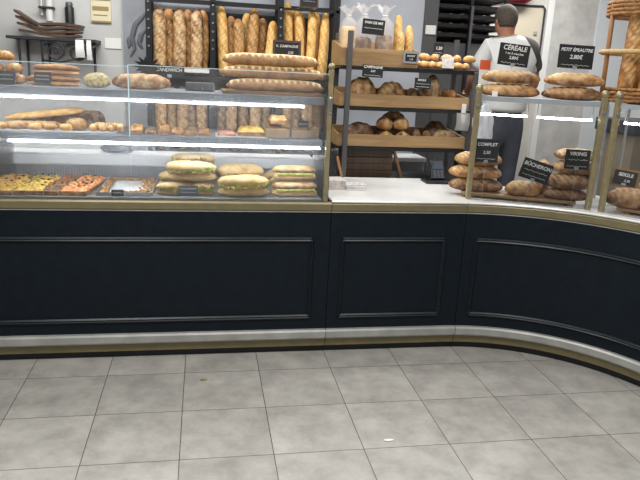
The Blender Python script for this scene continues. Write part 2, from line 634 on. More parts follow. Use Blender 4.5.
# ------------------------------------------------------------------ counters
def counter_front(root, s0, s1, pm0, pm1, back, name_panel='front_panel'):
    bm = nb(); sweep(bm, rect(0, back, 0.155, 0.848), s0, s1); p = obj(name_panel, bm, 'panel', root, smooth=30)
    # raised moulding frame
    bm = nb()
    zt, zb = 0.692, 0.232
    mp = lambda z, h: [(0.004, z - h), (-0.006, z - h), (-0.013, z - h * 0.45), (-0.009, z), (-0.013, z + h * 0.45), (-0.006, z + h), (0.004, z + h)]
    sweep(bm, mp(zt, 0.014), pm0, pm1)
    sweep(bm, mp(zb, 0.014), pm0, pm1)
    for s in (pm0, pm1):
        hw = 0.012
        prof = [(-hw, 0.004), (-hw, -0.006), (-hw * .45, -0.013), (0, -0.009), (hw * .45, -0.013), (hw, -0.006), (hw, 0.004)]
        a = [bm.verts.new((*path(s + q, d), zb)) for q, d in prof]
        b = [bm.verts.new((*path(s + q, d), zt)) for q, d in prof]
        for i in range(len(prof)):
            j = (i + 1) % len(prof)
            bm.faces.new((a[i], a[j], b[j], b[i]))
    obj('panel_molding', bm, 'molding', p, smooth=40)
    bm = nb(); sweep(bm, rect(0.035, back, 0.0, 0.046), s0, s1); obj('toe_kick', bm, 'toe', root, smooth=30)
    bm = nb(); sweep(bm, rect(0.004, back - 0.02, 0.046, 0.094), s0, s1); obj('lower_trim', bm, 'gold', root, smooth=30)
    bm = nb(); sweep(bm, [(0.0, 0.094), (-0.016, 0.097), (-0.022, 0.106), (-0.022, 0.142), (-0.016, 0.152), (0.0, 0.155), (0.05, 0.155), (0.05, 0.094)], s0, s1)
    obj('bumper_strip', bm, 'silver', root, smooth=30)
    bm = nb(); sweep(bm, [(-0.004, 0.848), (-0.004, 0.8535), (0.0, 0.8535), (0.02, 0.8535), (0.02, 0.848)], s0, s1)
    obj('edge_strip', bm, 'silver', root, smooth=30)
    bm = nb(); sweep(bm, [(-0.002, 0.8535), (-0.010, 0.86), (-0.010, 0.895), (-0.004, 0.904), (0.03, 0.904), (0.03, 0.8535)], s0, s1)
    obj('upper_trim', bm, 'gold', root, smooth=30)


case = thing('display_case', 'long refrigerated glass display case with dark navy front and three lit levels', 'display case', (-0.28, 0.2, 0))
counter_front(case, -1.60, 0.799, -1.45, 0.697, 0.80)
bm = nb(); box(bm, -1.60, 0.75, 0.235, 0.80, 0.850, 0.912); obj('deck', bm, 'steel', case)
# front panes, posts and panels of glass
pn = []
bm = nb(); box(bm, -1.60, -0.276, 0.222, 0.229, 0.905, 1.582); obj('front_glass', bm, 'glass_haze', case)
bm = nb(); box(bm, -0.270, 0.752, 0.222, 0.229, 0.905, 1.590); obj('front_glass', bm, 'glass_haze', case)
bm = nb(); box(bm, -1.60, -0.276, 0.2215, 0.2295, 1.5822, 1.5852); box(bm, -0.270, 0.752, 0.2215, 0.2295, 1.5902, 1.5932); obj('glass_edge', bm, 'glass_edge', case)
bm = nb(); box(bm, -0.2755, -0.2705, 0.216, 0.236, 1.235, 1.592); obj('glass_joint', bm, 'glass_edge', case)
bm = nb(); box(bm, 0.778, 0.786, 0.24, 0.80, 0.912, 1.585); obj('end_glass', bm, 'glass', case)
bm = nb(); box(bm, 0.753, 0.778, 0.208, 0.238, 0.905, 1.615, 0.003); ep = obj('corner_post', bm, 'gold_post', case)
bm = nb(); ball(bm, (0.7655, 0.223, 1.632), 0.018, 3); obj('finial', bm, 'gold_post', ep, smooth=True)
bm = nb(); box(bm, 0.757, 0.775, 0.199, 0.2075, 1.385, 1.475, 0.002)
for z in (1.455, 1.405):
    tube(bm, [(0.766, 0.201, z), (0.766, 0.192, z)], 0.0085, 12)
obj('hinge_clamp', bm, 'chrome', ep, smooth=40)
bm = nb(); tube(bm, [(0.766, 0.2075, 0.955), (0.766, 0.198, 0.955)], 0.009, 12); obj('hinge_clamp', bm, 'chrome', ep, smooth=40)
bm = nb(); box(bm, -0.995, -0.990, 0.24, 0.80, 0.912, 1.15); obj('divider_glass', bm, 'glass_haze', case)
# top shelf, middle shelf with their light tubes
bm = nb(); box(bm, -1.60, 0.752, 0.300, 0.80, 1.424, 1.464, 0.004); ts = obj('top_shelf', bm, 'steel_dark', case)
bm = nb(); tube(bm, [(-1.55, 0.306, 1.411), (0.64, 0.306, 1.413)], 0.0052, 10); obj('led_tube', bm, 'led', ts, smooth=40)
bm = nb(); box(bm, -1.60, 0.752, 0.300, 0.80, 1.198, 1.232, 0.004); ms = obj('middle_shelf', bm, 'steel_dark', case)
bm = nb(); tube(bm, [(-0.885, 0.306, 1.188), (0.735, 0.306, 1.1885)], 0.005, 10); obj('led_tube', bm, 'led_low', ms, smooth=40)
# rear of the chilled well
bm = nb(); box(bm, -1.60, 0.79, 0.80, 1.0, 0.05, 0.995); obj('rear_cabinet', bm, 'enamel', case)
bm = nb(); box(bm, -1.60, 0.79, 0.775, 1.0, 0.996, 1.062, 0.006); obj('rear_ledge', bm, 'enamel', case)
bm = nb(); box(bm, -1.60, 0.78, 0.797, 0.799, 0.913, 0.99)
k = -1.59
while k < 0.77:
    box(bm, k, k + 0.008, 0.788, 0.797, 0.93, 0.985)
    k += 0.016
obj('air_grille', bm, 'steel', case)
bm = nb(); box(bm, -1.60, 0.77, 0.806, 0.811, 1.064, 1.197); box(bm, -1.60, 0.77, 0.802, 0.807, 1.234, 1.423); obj('rear_glass', bm, 'glass', case)

till = thing('sales_counter', 'low open counter section with white marble top between the two glass cases', 'counter', (1.19, 0.2, 0))
counter_front(till, 0.802, 1.596, 0.875, 1.478, 0.78)
bm = nb(); sweep(bm, [(-0.012, 0.905), (-0.016, 0.911), (-0.012, 0.918), (0.785, 0.918), (0.785, 0.905)], 0.80, 1.597)
obj('marble_top', bm, 'marble', till, smooth=30)

arc = thing('curved_display_case', 'curved glass bread case bending towards the viewer at the right', 'display case', (2.1, 0.1, 0))
S_END = 1.53 + R0 * (PI / 2 + 0.55)
counter_front(arc, 1.599, S_END, 1.672, S_END - 0.06, 0.62)
bm = nb(); sweep(bm, [(-0.012, 0.905), (-0.016, 0.911), (-0.012, 0.918), (0.62, 0.918), (0.62, 0.905)], 1.599, S_END)
obj('marble_top', bm, 'marble', arc, smooth=30)
P1, P2, P3, P4 = Vector((1.632, 0.285)), Vector((2.238, 0.012)), Vector((2.285, -0.045)), Vector((2.60, -0.46))
O1, O2, O3, O4 = Vector((1.80, 0.68)), Vector((2.50, 0.36)), Vector((2.60, 0.30)), Vector((3.00, -0.16))


def quad_prism(bm, pts, z0, z1):
    prism(bm, [tuple(p) for p in pts], z0, z1)


def pane(bm, a, b, z0, z1, th=0.006):
    d = (b - a).normalized()
    n = Vector((-d.y, d.x)) * th
    prism(bm, [tuple(a), tuple(b), tuple(b + n), tuple(a + n)], z0, z1)


ZT = 1.508
for a, b, c, d in ((P1, P2, O2, O1), (P3, P4, O4, O3)):
    e = (b - a).normalized()
    bm = nb(); pane(bm, a + e * 0.016, b - e * 0.016, 0.919, ZT - 0.03); obj('front_glass', bm, 'glass', arc)
    bm = nb(); quad_prism(bm, (a + e * 0.016, b - e * 0.016, c, d), ZT - 0.022, ZT)
    sh = obj('top_shelf', bm, 'steel_dark', arc)
    n = Vector((-e.y, e.x))
    L_ = (b - a).length
    segs = ((0.03, 0.42), (0.50, 0.94)) if a == P1 else ((0.06, 0.9),)
    for u, v in segs:
        bm = nb()
        q0, q1 = a + e * L_ * u + n * 0.05, a + e * L_ * v + n * 0.05
        tube(bm, [(q0.x, q0.y, ZT - 0.098), (q1.x, q1.y, ZT - 0.097)], 0.0055, 10)
        obj('led_tube', bm, 'led', sh, smooth=40)
        for q in (q0, q1):
            bm = nb(); tube(bm, [(q.x, q.y, ZT - .090), (q.x, q.y, ZT - .0225)], .0022, 6); obj('led_holder', bm, 'steel', sh)
    bm = nb(); pane(bm, a + e * 0.016, b - e * 0.016, ZT - 0.022, ZT + 0.004, -0.006); obj('shelf_edge', bm, 'steel', sh)
for a in (P1, P2, P3, P4):
    bm = nb(); box(bm, a.x - 0.014, a.x + 0.014, a.y - 0.014, a.y + 0.014, 0.918, ZT + 0.03, 0.003)
    p = obj('corner_post', bm, 'gold_post', arc)
    bm = nb(); ball(bm, (a.x, a.y, ZT + 0.048), 0.022, 3); obj('finial', bm, 'gold_post', p, smooth=True)
    for zc_, rc_ in ((ZT - 0.05, .009), (.95, .007)):
        bm = nb(); tube(bm, [(a.x, a.y - 0.014, zc_), (a.x - 0.006, a.y - 0.027, zc_)], rc_, 12); obj('clamp', bm, 'chrome', p, smooth=40)
for a in (O1, O2, O3, O4):
    bm = nb(); box(bm, a.x - 0.006, a.x + 0.006, a.y - 0.006, a.y + 0.006, 0.918, ZT - 0.022, 0.001); obj('rear_post', bm, 'steel', arc)


# ------------------------------------------------------------------ bread builders (local coordinates: base at z=0, long axis x)
def loaf_bm(L, W, H, bend=0.0, pw=2.4, slashes=0, ang=0.9, sw=0.012, sh=0.007, seed=0, nu=None, nv=16, taper=1.0, zig=False, lump=0.05, flat=0.55, axial=False):
    bm = nb()
    ly = bm.verts.layers.float.new('score')
    rnd = random.Random(seed)
    nu = nu or max(14, int(L / 0.012))
    so = Vector((rnd.uniform(0, 50), rnd.uniform(0, 50), rnd.uniform(0, 50)))
    cuts = [(-0.72 + 1.44 * (k + 0.5) / slashes) for k in range(slashes)] if slashes else []
    rings = []
    for i in range(nu + 1):
        th = PI * i / nu
        u = -math.cos(th) * 0.999
        wv = max(0.0, 1 - abs(u) ** pw) ** 0.5
        wv = wv ** taper
        ring = []
        for k in range(nv):
            a = 2 * PI * k / nv
            y = W / 2 * wv * math.cos(a)
            s = math.sin(a)
            zz = H * (0.38 + 0.62 * s * wv) if s > 0 else H * (0.38 + 0.38 * wv * max(-1, s * (1 + flat)))
            if s <= 0:
                zz = H * 0.38 * (1 - wv * min(1.0, -s * (1 + flat)))
            x = u * L / 2
            nz = noise.noise(Vector((x * 9, y * 12, zz * 12)) + so) * lump
            y *= 1 + nz
            zz *= 1 + nz
            sc = 0.0
            if s > 0.15 and wv > 0.15:
                for c in cuts:
                    if axial:
                        dd = abs(y - c * W * 0.45) if abs(u) < 0.72 else 1
                    elif zig:
                        tri = abs(((u * slashes * 0.6) % 1.0) - 0.5) * 2
                        dd = 0.0 if -W * (0.08 + 0.30 * tri) < y < W * .42 and abs(u) < .93 else 1
                    else:
                        dd = abs((u - c) * L / 2 - ang * y)
                    if dd < sw:
                        f = math.cos(dd / sw * PI / 2)
                        sc = max(sc, f * min(1, (s - 0.15) * 2.5))
                zz += sh * sc
            y += bend * (u * u - 0.4)
            v = bm.verts.new((x, y, zz))
            v[ly] = sc
            ring.append(v)
        rings.append(ring)
    for A, B in zip(rings, rings[1:]):
        for k in range(nv):
            bm.faces.new((A[k], A[(k + 1) % nv], B[(k + 1) % nv], B[k]))
    bm.faces.new(rings[0][::-1])
    bm.faces.new(rings[-1])
    return bm


_cache = {}


def bread(name, label, cat, loc, rot, m, group=None, **k):
    """one loaf as a top-level mesh; equal shapes share their mesh data"""
    key = (m, tuple(sorted(k.items())))
    if key in _cache:
        o = _cache[key].copy()
        o.name = name
        C.objects.link(o)
        for p in ('group',):
            if p in o:
                del o[p]
    else:
        o = obj(name, loaf_bm(**k), m, smooth=True)
        _cache[key] = o
    o.location = loc
    o.rotation_mode = 'XYZ'
    o.rotation_euler = rot
    WM[o] = Matrix.LocRotScale(Vector(loc), bpy_euler(rot), None)
    tag(o, label, cat, group)
    return o


def loaf_top(o):
    return o.location.z + max(v.co.z for v in o.data.vertices) + .0008


def standing(name, label, loc, lean, spin, m, group, L, W, H, **k):
    """a stick of bread standing on its end; lean = tilt to the right (x) in radians, spin about its own axis"""
    o = bread(name, label, 'bread', loc, (0, 0, 0), m, group, L=L, W=W, H=H, **k)
    # local x axis -> up; crust top (local z) -> towards the shop (-y)
    R = Matrix(((0, -1, 0), (0, 0, -1), (1, 0, 0))).to_4x4()
    R = Matrix.Rotation(lean[0], 4, 'Y') @ Matrix.Rotation(-lean[1], 4, 'X') @ R @ Matrix.Rotation(spin, 4, 'X')
    o.rotation_euler = R.to_euler()
    q = R @ Vector((L / 2, 0, 0))
    o.location = Vector(loc) + q
    return o


# ------------------------------------------------------------------ chalk signs
def sign(name, label, loc, rz, wd, ht, lines, lean=0.2, roll=0.0, frame=None, pin=0.0, cat='price sign', mat='slate'):
    """slate board standing on its lower edge, written side towards local -y"""
    t = thing(name, label, cat, loc, (0, 0, 0))
    R = Matrix.Rotation(rz, 4, 'Z') @ Matrix.Rotation(roll, 4, 'Y') @ Matrix.Rotation(-lean, 4, 'X')
    t.rotation_euler = R.to_euler()
    WM[t] = Matrix.Translation(loc) @ R
    bm = nb(); box(bm, -wd / 2, wd / 2, 0.0, 0.005, pin, pin + ht, 0.0015); obj('board', bm, mat, t, world=False)
    if frame:
        bm = nb()
        f = 0.012
        for x0, x1, z0, z1 in ((-wd / 2 - f, wd / 2 + f, pin - f, pin), (-wd / 2 - f, wd / 2 + f, pin + ht, pin + ht + f), (-wd / 2 - f, -wd / 2, pin, pin + ht), (wd / 2, wd / 2 + f, pin, pin + ht)):
            box(bm, x0, x1, -0.004, 0.008, z0, z1)
        obj('sign_frame', bm, frame, t, world=False)
    if pin:
        bm = nb()
        tube(bm, [(0, 0.004, pin + 0.01), (0, 0.004, -0.012)], 0.0013, 8)
        box(bm, -0.012, 0.012, -0.003, 0.008, pin - 0.004, pin + 0.012, 0.002)
        obj('pin', bm, 'steel', t, world=False)
    for txt, fx, fz, size in lines:
        if txt.startswith('~'):
            bm = nb()
            n = int(txt[1:])
            pts = [(-wd / 2 * 0.8 + wd * 0.8 * i / n + wd * fx, -0.0012, pin + ht * fz + 0.35 * size * math.sin(i * 2.1)) for i in range(n + 1)]
            tube(bm, pts, 0.0009, 4)
            obj('chalk_line', bm, 'chalk', t, world=False)
            continue
        cu = bpy.data.curves.new('lettering', 'FONT')
        cu.body = txt
        cu.size = size
        cu.align_x = 'CENTER'
        cu.align_y = 'CENTER'
        cu.extrude = 0.0004
        cu.offset = size * 0.018
        cu.shear = 0.12
        cu.materials.append(M['chalk'])
        tmp = bpy.data.objects.new('lettering_curve', cu)
        C.objects.link(tmp)
        me = bpy.data.meshes.new_from_object(tmp.evaluated_get(bpy.context.evaluated_depsgraph_get()))
        bpy.data.objects.remove(tmp)
        o = bpy.data.objects.new('lettering', me)
        C.objects.link(o)
        o.parent = t
        o.location = (wd * fx, -0.0008, pin + ht * fz)
        o.rotation_euler = (PI / 2, 0, 0)
    return t


# ------------------------------------------------------------------ black baguette rack on the back wall
rack = thing('baguette_rack', 'tall black metal rack with bins of standing baguettes behind the counter', 'bread rack', (0.38, 1.8, 0.28))
RX = (-0.285, 0.165, 0.655, 1.075)
Y0, Y1 = 1.70, 1.95
bm = nb()
for x in RX:
    box(bm, x - 0.02, x + 0.02, Y0, Y0 + 0.03, 0.28, 2.60)
    box(bm, x - 0.02, x + 0.02, Y1 - 0.03, Y1, 0.28, 2.60)
for z in (2.57, 2.04, 1.60, 1.02):
    box(bm, RX[0], RX[-1], Y1 - 0.025, Y1 - 0.005, z, z + 0.03)
for z in (2.02, 1.02):
    box(bm, RX[0], RX[-1], Y0 + 0.01, Y0 + 0.025, z, z + 0.018)
for x in RX:
    for z in (2.02, 1.02):
        box(bm, x - 0.012, x + 0.012, Y0, Y1, z, z + 0.018)
obj('rack_frame', bm, 'black', rack)
for i, (za, zb) in enumerate(((1.50, 1.535), (0.95, 0.985))):
    for a, b in zip(RX, RX[1:]):
        bm = nb(); box(bm, a + 0.02, b - 0.02, Y0, Y1 - 0.005, za, zb - 0.015); obj('bin_floor', bm, 'black', rack)
for a, b in zip(RX, RX[1:]):
    bm = nb(); box(bm, a + 0.02, b - 0.02, Y1 - 0.012, Y1 - 0.004, 0.98, 1.99); obj('bin_back', bm, 'black', rack)
bm = nb()
for x in RX[:3]:
    for k in range(6):
        tube(bm, [(x, Y0 + 0.001, 1.72 + 0.06 * k), (x, Y0 - 0.005, 1.72 + 0.06 * k)], 0.008, 10)
obj('bolt', bm, 'chrome', rack, smooth=40)
bm = nb(); box(bm, -0.10, 0.14, Y0 - 0.008, Y0 - 0.001, 1.548, 1.575); obj('price_rail', bm, 'white', rack)

rnd = random.Random(4)
upper = [(-0.215, .022, 0), (-0.15, .03, 0.0), (-0.075, .03, .01), (0.0, .02, -.02), (0.045, .03, 0.02), (0.095, .02, 0.0)]
N = len(upper)
for i, (x, sp, ln) in enumerate(upper):
    standing('brown_baguette', 'dark brown floured baguette standing in the left rack bin, %s' % nth(i, N), (x, 1.800 + 0.087 * (i % 2), 1.525), (ln, 0.005), 0.0,
             'crust_flour' if i % 2 == 0 else 'crust_left', 'baguettes in the left rack bin', L=0.47, W=0.092 if i % 2 == 0 else 0.084, H=0.07, bend=0.006, pw=7, slashes=5, ang=1.4, sw=0.016, seed=i % 3, lump=.14)
mid = [(0.24, -.05), (0.295, .05), (0.355, -.03), (0.405, .08), (0.455, .06), (0.53, 0.05), (0.595, .10)]
N = len(mid)
for i, (x, ln) in enumerate(mid):
    standing('golden_baguette', 'golden slashed baguette standing in the middle rack bin, %s' % nth(i, N), (x - 0.23 * math.sin(ln), 1.800 + 0.087 * (i % 2), 1.526), (ln, 0.005), 0.1 * (i % 3 - 1),
             'crust_left' if i % 3 else 'crust_gold', 'baguettes in the middle rack bin', L=(0.50, 0.44, 0.42, 0.47)[i % 4], W=0.078, H=0.06, bend=0.006, pw=7, slashes=5, ang=1.6, sw=0.017, seed=3 + i % 3)
rgt = [(0.725, -.03, .56), (0.755, .03, .52), (0.808, -0.06, .52), (0.845, -.06, .50), (0.895, 0.02, .54), (0.938, 0.03, .50), (0.990, .05, .50), (1.012, .02, .46)]
N = len(rgt)
for i, (x, ln, L_) in enumerate(rgt):
    standing('pale_baguette', 'pale yellow baguette standing in the right rack bin, %s' % nth(i, N), (x - 0.2 * math.sin(ln), 1.800 + 0.087 * (i % 2), 1.527), (ln, 0.005), 0.12 * (i % 3 - 1),
             'crust_gold', 'baguettes in the right rack bin', L=L_, W=0.068, H=0.058, bend=0.005, pw=6, slashes=5, ang=1.9, sw=0.017, seed=6 + i % 3)
low = [-0.21, -0.14, -0.06, 0.01, 0.085, 0.24, 0.31, 0.40, 0.48, 0.57, 0.72, 0.80, 0.89, 0.97]
N = len(low)
binn = ['left'] * 5 + ['middle'] * 5 + ['right'] * 4
for i, x in enumerate(low):
    j = binn[:i].count(binn[i])
    standing('lower_baguette', 'brown baguette seen through the case glass in lower %s rack bin, %s' % (binn[i], nth(j, binn.count(binn[i]))), (x, 1.800 + 0.087 * (i % 2), 0.976), (0.02 * (i % 3 - 1), 0.005), 0.0,
             'crust_flour', 'baguettes in the lower rack bins', L=0.47, W=0.085, H=0.066, bend=0.006, pw=7, slashes=5, ang=1.4, sw=0.016, seed=i % 3)


# ------------------------------------------------------------------ left wall: bracket shelf and what is on it, notices
con = thing('bracket_shelf', 'wrought iron console shelf with scrolls on the grey wall', 'shelf', (-0.95, 2.0, 1.735))
bm = nb(); box(bm, -1.25, -0.655, 1.74, 2.0, 1.722, 1.742, 0.002); obj('shelf_board', bm, 'iron', con)
for x in (-1.17, -1.02, -0.70):
    bm = nb(); tube(bm, [(x, 1.985, 1.722), (x, 1.985, 1.40)], 0.009, 6); obj('upright', bm, 'iron', con, smooth=40)
for x in (-1.17, -1.02):
    bm = nb(); tube(bm, [(x, 1.76, 1.722), (x, 1.76, 1.41), (x, 1.765, 1.402), (x, 1.985, 1.402)], 0.009, 6); obj('upright', bm, 'iron', con, smooth=40)


def scroll(cx, cz, r, flip):
    pts = []
    for i in range(60):
        u = i / 59
        a = PI * 0.5 - u * 3.1 * PI
        rr = r * (1 - u) ** 0.8 + .006
        pts.append((cx + flip * rr * math.cos(a), 1.752, cz + rr * math.sin(a)))
    return [(cx - flip * r * 1.1, 1.752, cz + r * .75)] + pts


for cx, f in ((-0.935, 1), (-0.785, 1)):
    bm = nb(); tube(bm, scroll(cx, 1.648, 0.062, f), 0.0075, 6); obj('scroll', bm, 'iron', con, smooth=True)
bm = nb(); tube(bm, [(-1.02, 1.752, 1.585), (-0.90, 1.752, 1.578), (-0.74, 1.752, 1.615), (-0.66, 1.752, 1.70)], 0.007, 6); obj('lower_rail', bm, 'iron', con, smooth=True)

tr = thing('leather_folder_stack', 'dark brown stack of flat covers curling up on the iron shelf', 'folders', (-0.95, 1.86, 1.743))
for i in range(4):
    bm = nb()
    n = 14
    z = 1.7495 + 0.024 * i
    x0, x1 = -1.165 - 0.008 * i, -0.77 + 0.006 * i
    top, bot = [], []
    for k in range(n + 1):
        u = k / n
        x = x0 + (x1 - x0) * u
        zz = z + (0.075 * max(0, 0.32 - u) / 0.32) * (0.3 + 0.25 * i) + 0.006 * math.sin(u * 7 + i)
        for lst, dz in ((bot, 0), (top, 0.017)):
            lst.append((bm.verts.new((x, 1.75, zz + dz)), bm.verts.new((x, 1.915, zz + dz))))
    for k in range(n):
        bm.faces.new((top[k][0], top[k + 1][0], top[k + 1][1], top[k][1]))
        bm.faces.new((bot[k][1], bot[k + 1][1], bot[k + 1][0], bot[k][0]))
        bm.faces.new((bot[k][0], bot[k + 1][0], top[k + 1][0], top[k][0]))
        bm.faces.new((top[k][1], top[k + 1][1], bot[k + 1][1], bot[k][1]))
    bm.faces.new((bot[0][1], bot[0][0], top[0][0], top[0][1]))
    bm.faces.new((bot[n][0], bot[n][1], top[n][1], top[n][0]))
    obj('cover', bm, 'wood_brown', tr, smooth=40)

sp = thing('black_canister', 'black cylindrical canister standing behind the brown covers on the shelf', 'canister', (-0.845, 1.965, 1.743))
bm = nb(); lathe(bm, [(0.0, 0), (0.030, 0.0), (0.032, 0.01), (0.032, 0.215), (0.028, 0.222), (0.0, 0.222)], 20, Matrix.Translation((-0.862, 1.962, 1.743))); obj('body', bm, 'plastic_black', sp, smooth=40)
bm = nb(); lathe(bm, [(0.0, 0.222), (0.024, 0.222), (0.026, 0.245), (0.018, 0.258), (0.0, 0.26)], 20, Matrix.Translation((-0.862, 1.962, 1.743))); obj('cap', bm, 'rack_grey', sp, smooth=40)

pp = thing('wall_pipe', 'white vertical pipe running up the wall above the iron shelf', 'pipe', (-1.02, 1.965, 2.9))
bm = nb(); tube(bm, [(-1.00, 1.966, 2.95), (-1.00, 1.966, 1.86)], 0.025, 14); box(bm, -1.03, -0.97, 1.962, 1.999, 1.848, 1.862, 0.003); obj('pipe', bm, 'white', pp, smooth=40)
bm = nb(); tube(bm, [(-1.055, 1.975, 2.95), (-1.055, 1.975, 1.90)], 0.008, 8); obj('thin_pipe', bm, 'white', pp, smooth=40)
bm = nb()
box(bm, -1.07, -0.965, 1.935, 2.0, 1.945, 1.96, 0.003)
obj('bracket', bm, 'iron', pp)
cal = thing('wall_calendar', 'small beige wall calendar with brown header on the grey wall', 'calendar', (-0.64, 1.997, 1.86))
bm = nb(); box(bm, -0.715, -0.575, 1.986, 1.999, 1.872, 2.035, 0.001); obj('sheet', bm, plain('cream_card', (222, 212, 180), 0.8), cal)
bm = nb(); box(bm, -0.715, -0.575, 1.982, 1.986, 2.028, 2.042); box(bm, -0.715, -0.575, 1.984, 1.986, 1.872, 1.884); box(bm, -0.705, -0.59, 1.984, 1.986, 1.955, 1.985); box(bm, -0.70, -0.60, 1.984, 1.986, 1.920, 1.928); obj('printed_band', bm, plain('ochre_print', (156, 134, 84), 0.8), cal)
bm = nb(); box(bm, -0.628, -0.508, 1.992, 1.999, 1.690, 1.765, 0.002); tag(obj('paper_note', bm, 'paper'), 'blank white note taped to the grey wall beside the pillar', 'note')
hg = thing('hanging_tags', 'pair of white paper strips hanging from the end of iron shelf', 'paper strips', (-0.735, 1.735, 1.72))
for x, z0, wd in ((-0.762, 1.615, 0.055), (-0.700, 1.600, 0.030)):
    bm = nb()
    n = 8
    a, b = [], []
    for k in range(n + 1):
        u = k / n
        z = 1.735 - (1.735 - z0) * u
        y = 1.734 - 0.012 * math.sin(u * 3)
        a.append([bm.verts.new((x - wd / 2, y, z)), bm.verts.new((x + wd / 2 + 0.008 * u, y - 0.004, z))])
        b.append([bm.verts.new((x - wd / 2, y + 0.002, z)), bm.verts.new((x + wd / 2 + 0.008 * u, y - 0.002, z))])
    for k in range(n):
        bm.faces.new((a[k][0], a[k][1], a[k + 1][1], a[k + 1][0]))
        bm.faces.new((b[k][0], b[k + 1][0], b[k + 1][1], b[k][1]))
        bm.faces.new((a[k][0], a[k + 1][0], b[k + 1][0], b[k][0]))
        bm.faces.new((a[k][1], b[k][1], b[k + 1][1], a[k + 1][1]))
    bm.faces.new((a[0][0], b[0][0], b[0][1], a[0][1])); bm.faces.new((a[n][0], a[n][1], b[n][1], b[n][0]))
    obj('strip', bm, 'paper', hg)
# flat dark grey swirl on the pillar
bm = nb()
for pts in ([(-0.315, 1.97), (-0.345, 1.93), (-0.40, 1.87), (-0.425, 1.78), (-0.41, 1.70), (-0.44, 1.64)], [(-0.325, 1.84), (-0.36, 1.80), (-0.375, 1.74), (-0.35, 1.70)], [(-0.42, 1.80), (-0.445, 1.76), (-0.45, 1.70)]):
    P = [Vector((x, 1.956, z)) for x, z in pts]
    fine = []
    for i in range(len(P) - 1):
        for k in range(6):
            fine.append(P[i].lerp(P[i + 1], k / 6))
    fine.append(P[-1])
    n = len(fine)
    tube(bm, fine, [0.006 + 0.016 * math.sin(PI * i / (n - 1)) for i in range(n)], 6)
bmesh.ops.transform(bm, matrix=Matrix.Translation((0, 1.956, 0)) @ Matrix.Diagonal((1, 0.2, 1, 1)) @ Matrix.Translation((0, -1.956, 0)), verts=bm.verts)
tag(obj('wall_swirl', bm, plain('grey_swirl', (104, 106, 112), 0.6), smooth=True), 'dark grey curling swirl on the pillar left of the baguette rack', 'ornament')

# ------------------------------------------------------------------ on top of the glass display case
ZS = 1.465
for i, (x, y, z, rz) in enumerate(((-1.0, .40, 0, .2), (-0.902, .39, 0, -.1), (-0.86, .478, 0, .1), (-0.96, .485, 0.0, 0), (-0.955, .43, .058, .2), (-0.862, .43, .058, -.1), (-0.905, .44, .116, .1))):
    bread('round_pastry', 'glazed brown pastry in the heap by the left edge, ' + ('front far left', 'front middle', 'front right', 'back', 'second layer left', 'second layer right', 'topmost')[i], 'pastry',
          (x, y, ZS + z + 0.001), (0, 0, rz), 'pastry', 'heap of pastries on the case top', L=0.088, W=0.08, H=0.049, pw=2.2, slashes=3, ang=0.3, sw=0.01, sh=0.004, lump=0.08, seed=i % 2)
sign('price_sign', 'small slate sign in front of the pastry heap at far left', (-0.895, 0.33, ZS + 0.001), 0.0, 0.115, 0.07, [('~16', 0, .7, .012), ('~12', 0, .4, .01)], lean=0.25)


def sandwich(name, label, loc, rot, L, W, H, group, filling='lettuce', m='bun', ham=True, seed=0):
    t = thing(name, label, 'sandwich', loc, rot, group)
    bm = loaf_bm(L, W, H * 0.5, pw=3.2, lump=0.06, seed=seed); obj('bottom_bread', bm, m, t, world=False, smooth=True)
    bm = loaf_bm(L, W, H * 0.62, pw=3.2, lump=0.06, slashes=4, ang=1.2, sw=0.013, sh=0.004, seed=seed + 1)
    bmesh.ops.transform(bm, matrix=Matrix.Translation((0, W * 0.12, H * 0.42)) @ Matrix.Rotation(-0.16, 4, 'X'), verts=bm.verts)
    obj('top_bread', bm, m, t, world=False, smooth=True)
    if filling:
        bm = nb()
        rr = random.Random(seed + 5)
        n = 46
        rows = []
        for i in range(n + 1):
            u = i / n * 2 - 1
            x = u * L * 0.47
            edge = -W * 0.5 * (1 - abs(u) ** 3.2) ** 0.5 - 0.008
            rows.append([bm.verts.new((x, 0.0, H * 0.44)), bm.verts.new((x, edge * .7, H * 0.46 + rr.uniform(-.003, .010))), bm.verts.new((x + rr.uniform(-.004, .004), edge - rr.uniform(.004, .028), H * 0.52 + rr.uniform(-.018, .036)))])
        for A, B in zip(rows, rows[1:]):
            for k in range(2):
                bm.faces.new((A[k], B[k], B[k + 1], A[k + 1]))
        r = bmesh.ops.solidify(bm, geom=bm.faces[:], thickness=0.0015)
        obj('lettuce', bm, filling, t, world=False, smooth=True)
    if ham:
        bm = nb(); box(bm, -L * .40, L * .40, -W * .46, W * .2, H * .36, H * .43, 0.004); obj('filling', bm, 'ham', t, world=False)
    return t


sandwich('filled_baguette', 'long filled baguette lying lower in the pair behind a small sign', (-0.68, 0.45, ZS), (0, 0, 0.05), 0.27, 0.10, 0.05, 'sandwiches on the case top', filling=None, m='crust_left', ham=False, seed=1)
sandwich('filled_baguette', 'long filled baguette lying on top of another behind a small sign', (-0.665, 0.46, ZS + 0.056), (0, 0, -0.03), 0.24, 0.09, 0.05, 'sandwiches on the case top', filling=None, m='crust_left', ham=False, seed=2)
sign('price_sign', 'tiny slate sign leaning on the two filled baguettes', (-0.715, 0.36, ZS + 0.012), -0.1, 0.085, 0.062, [('~12', 0, .65, .01), ('~8', 0, .35, .01)], lean=0.3)
bread('seeded_bread', 'pale seeded bread with dark poppy patches between filled baguettes and long loaf', 'bread', (-0.462, .46, ZS + .001), (0, 0, -.06), 'seed', None, L=0.142, W=0.10, H=0.075, pw=2.6, slashes=0, lump=0.15, seed=3)
bread('rustic_loaf', 'long rough floured loaf lying left of the empty dark gap', 'bread', (-0.23, .46, ZS + .001), (0, 0, -.03), 'crust_flour', None, L=0.31, W=0.11, H=0.078, pw=3.0, slashes=3, ang=1.0, sw=0.016, lump=0.12, seed=4)
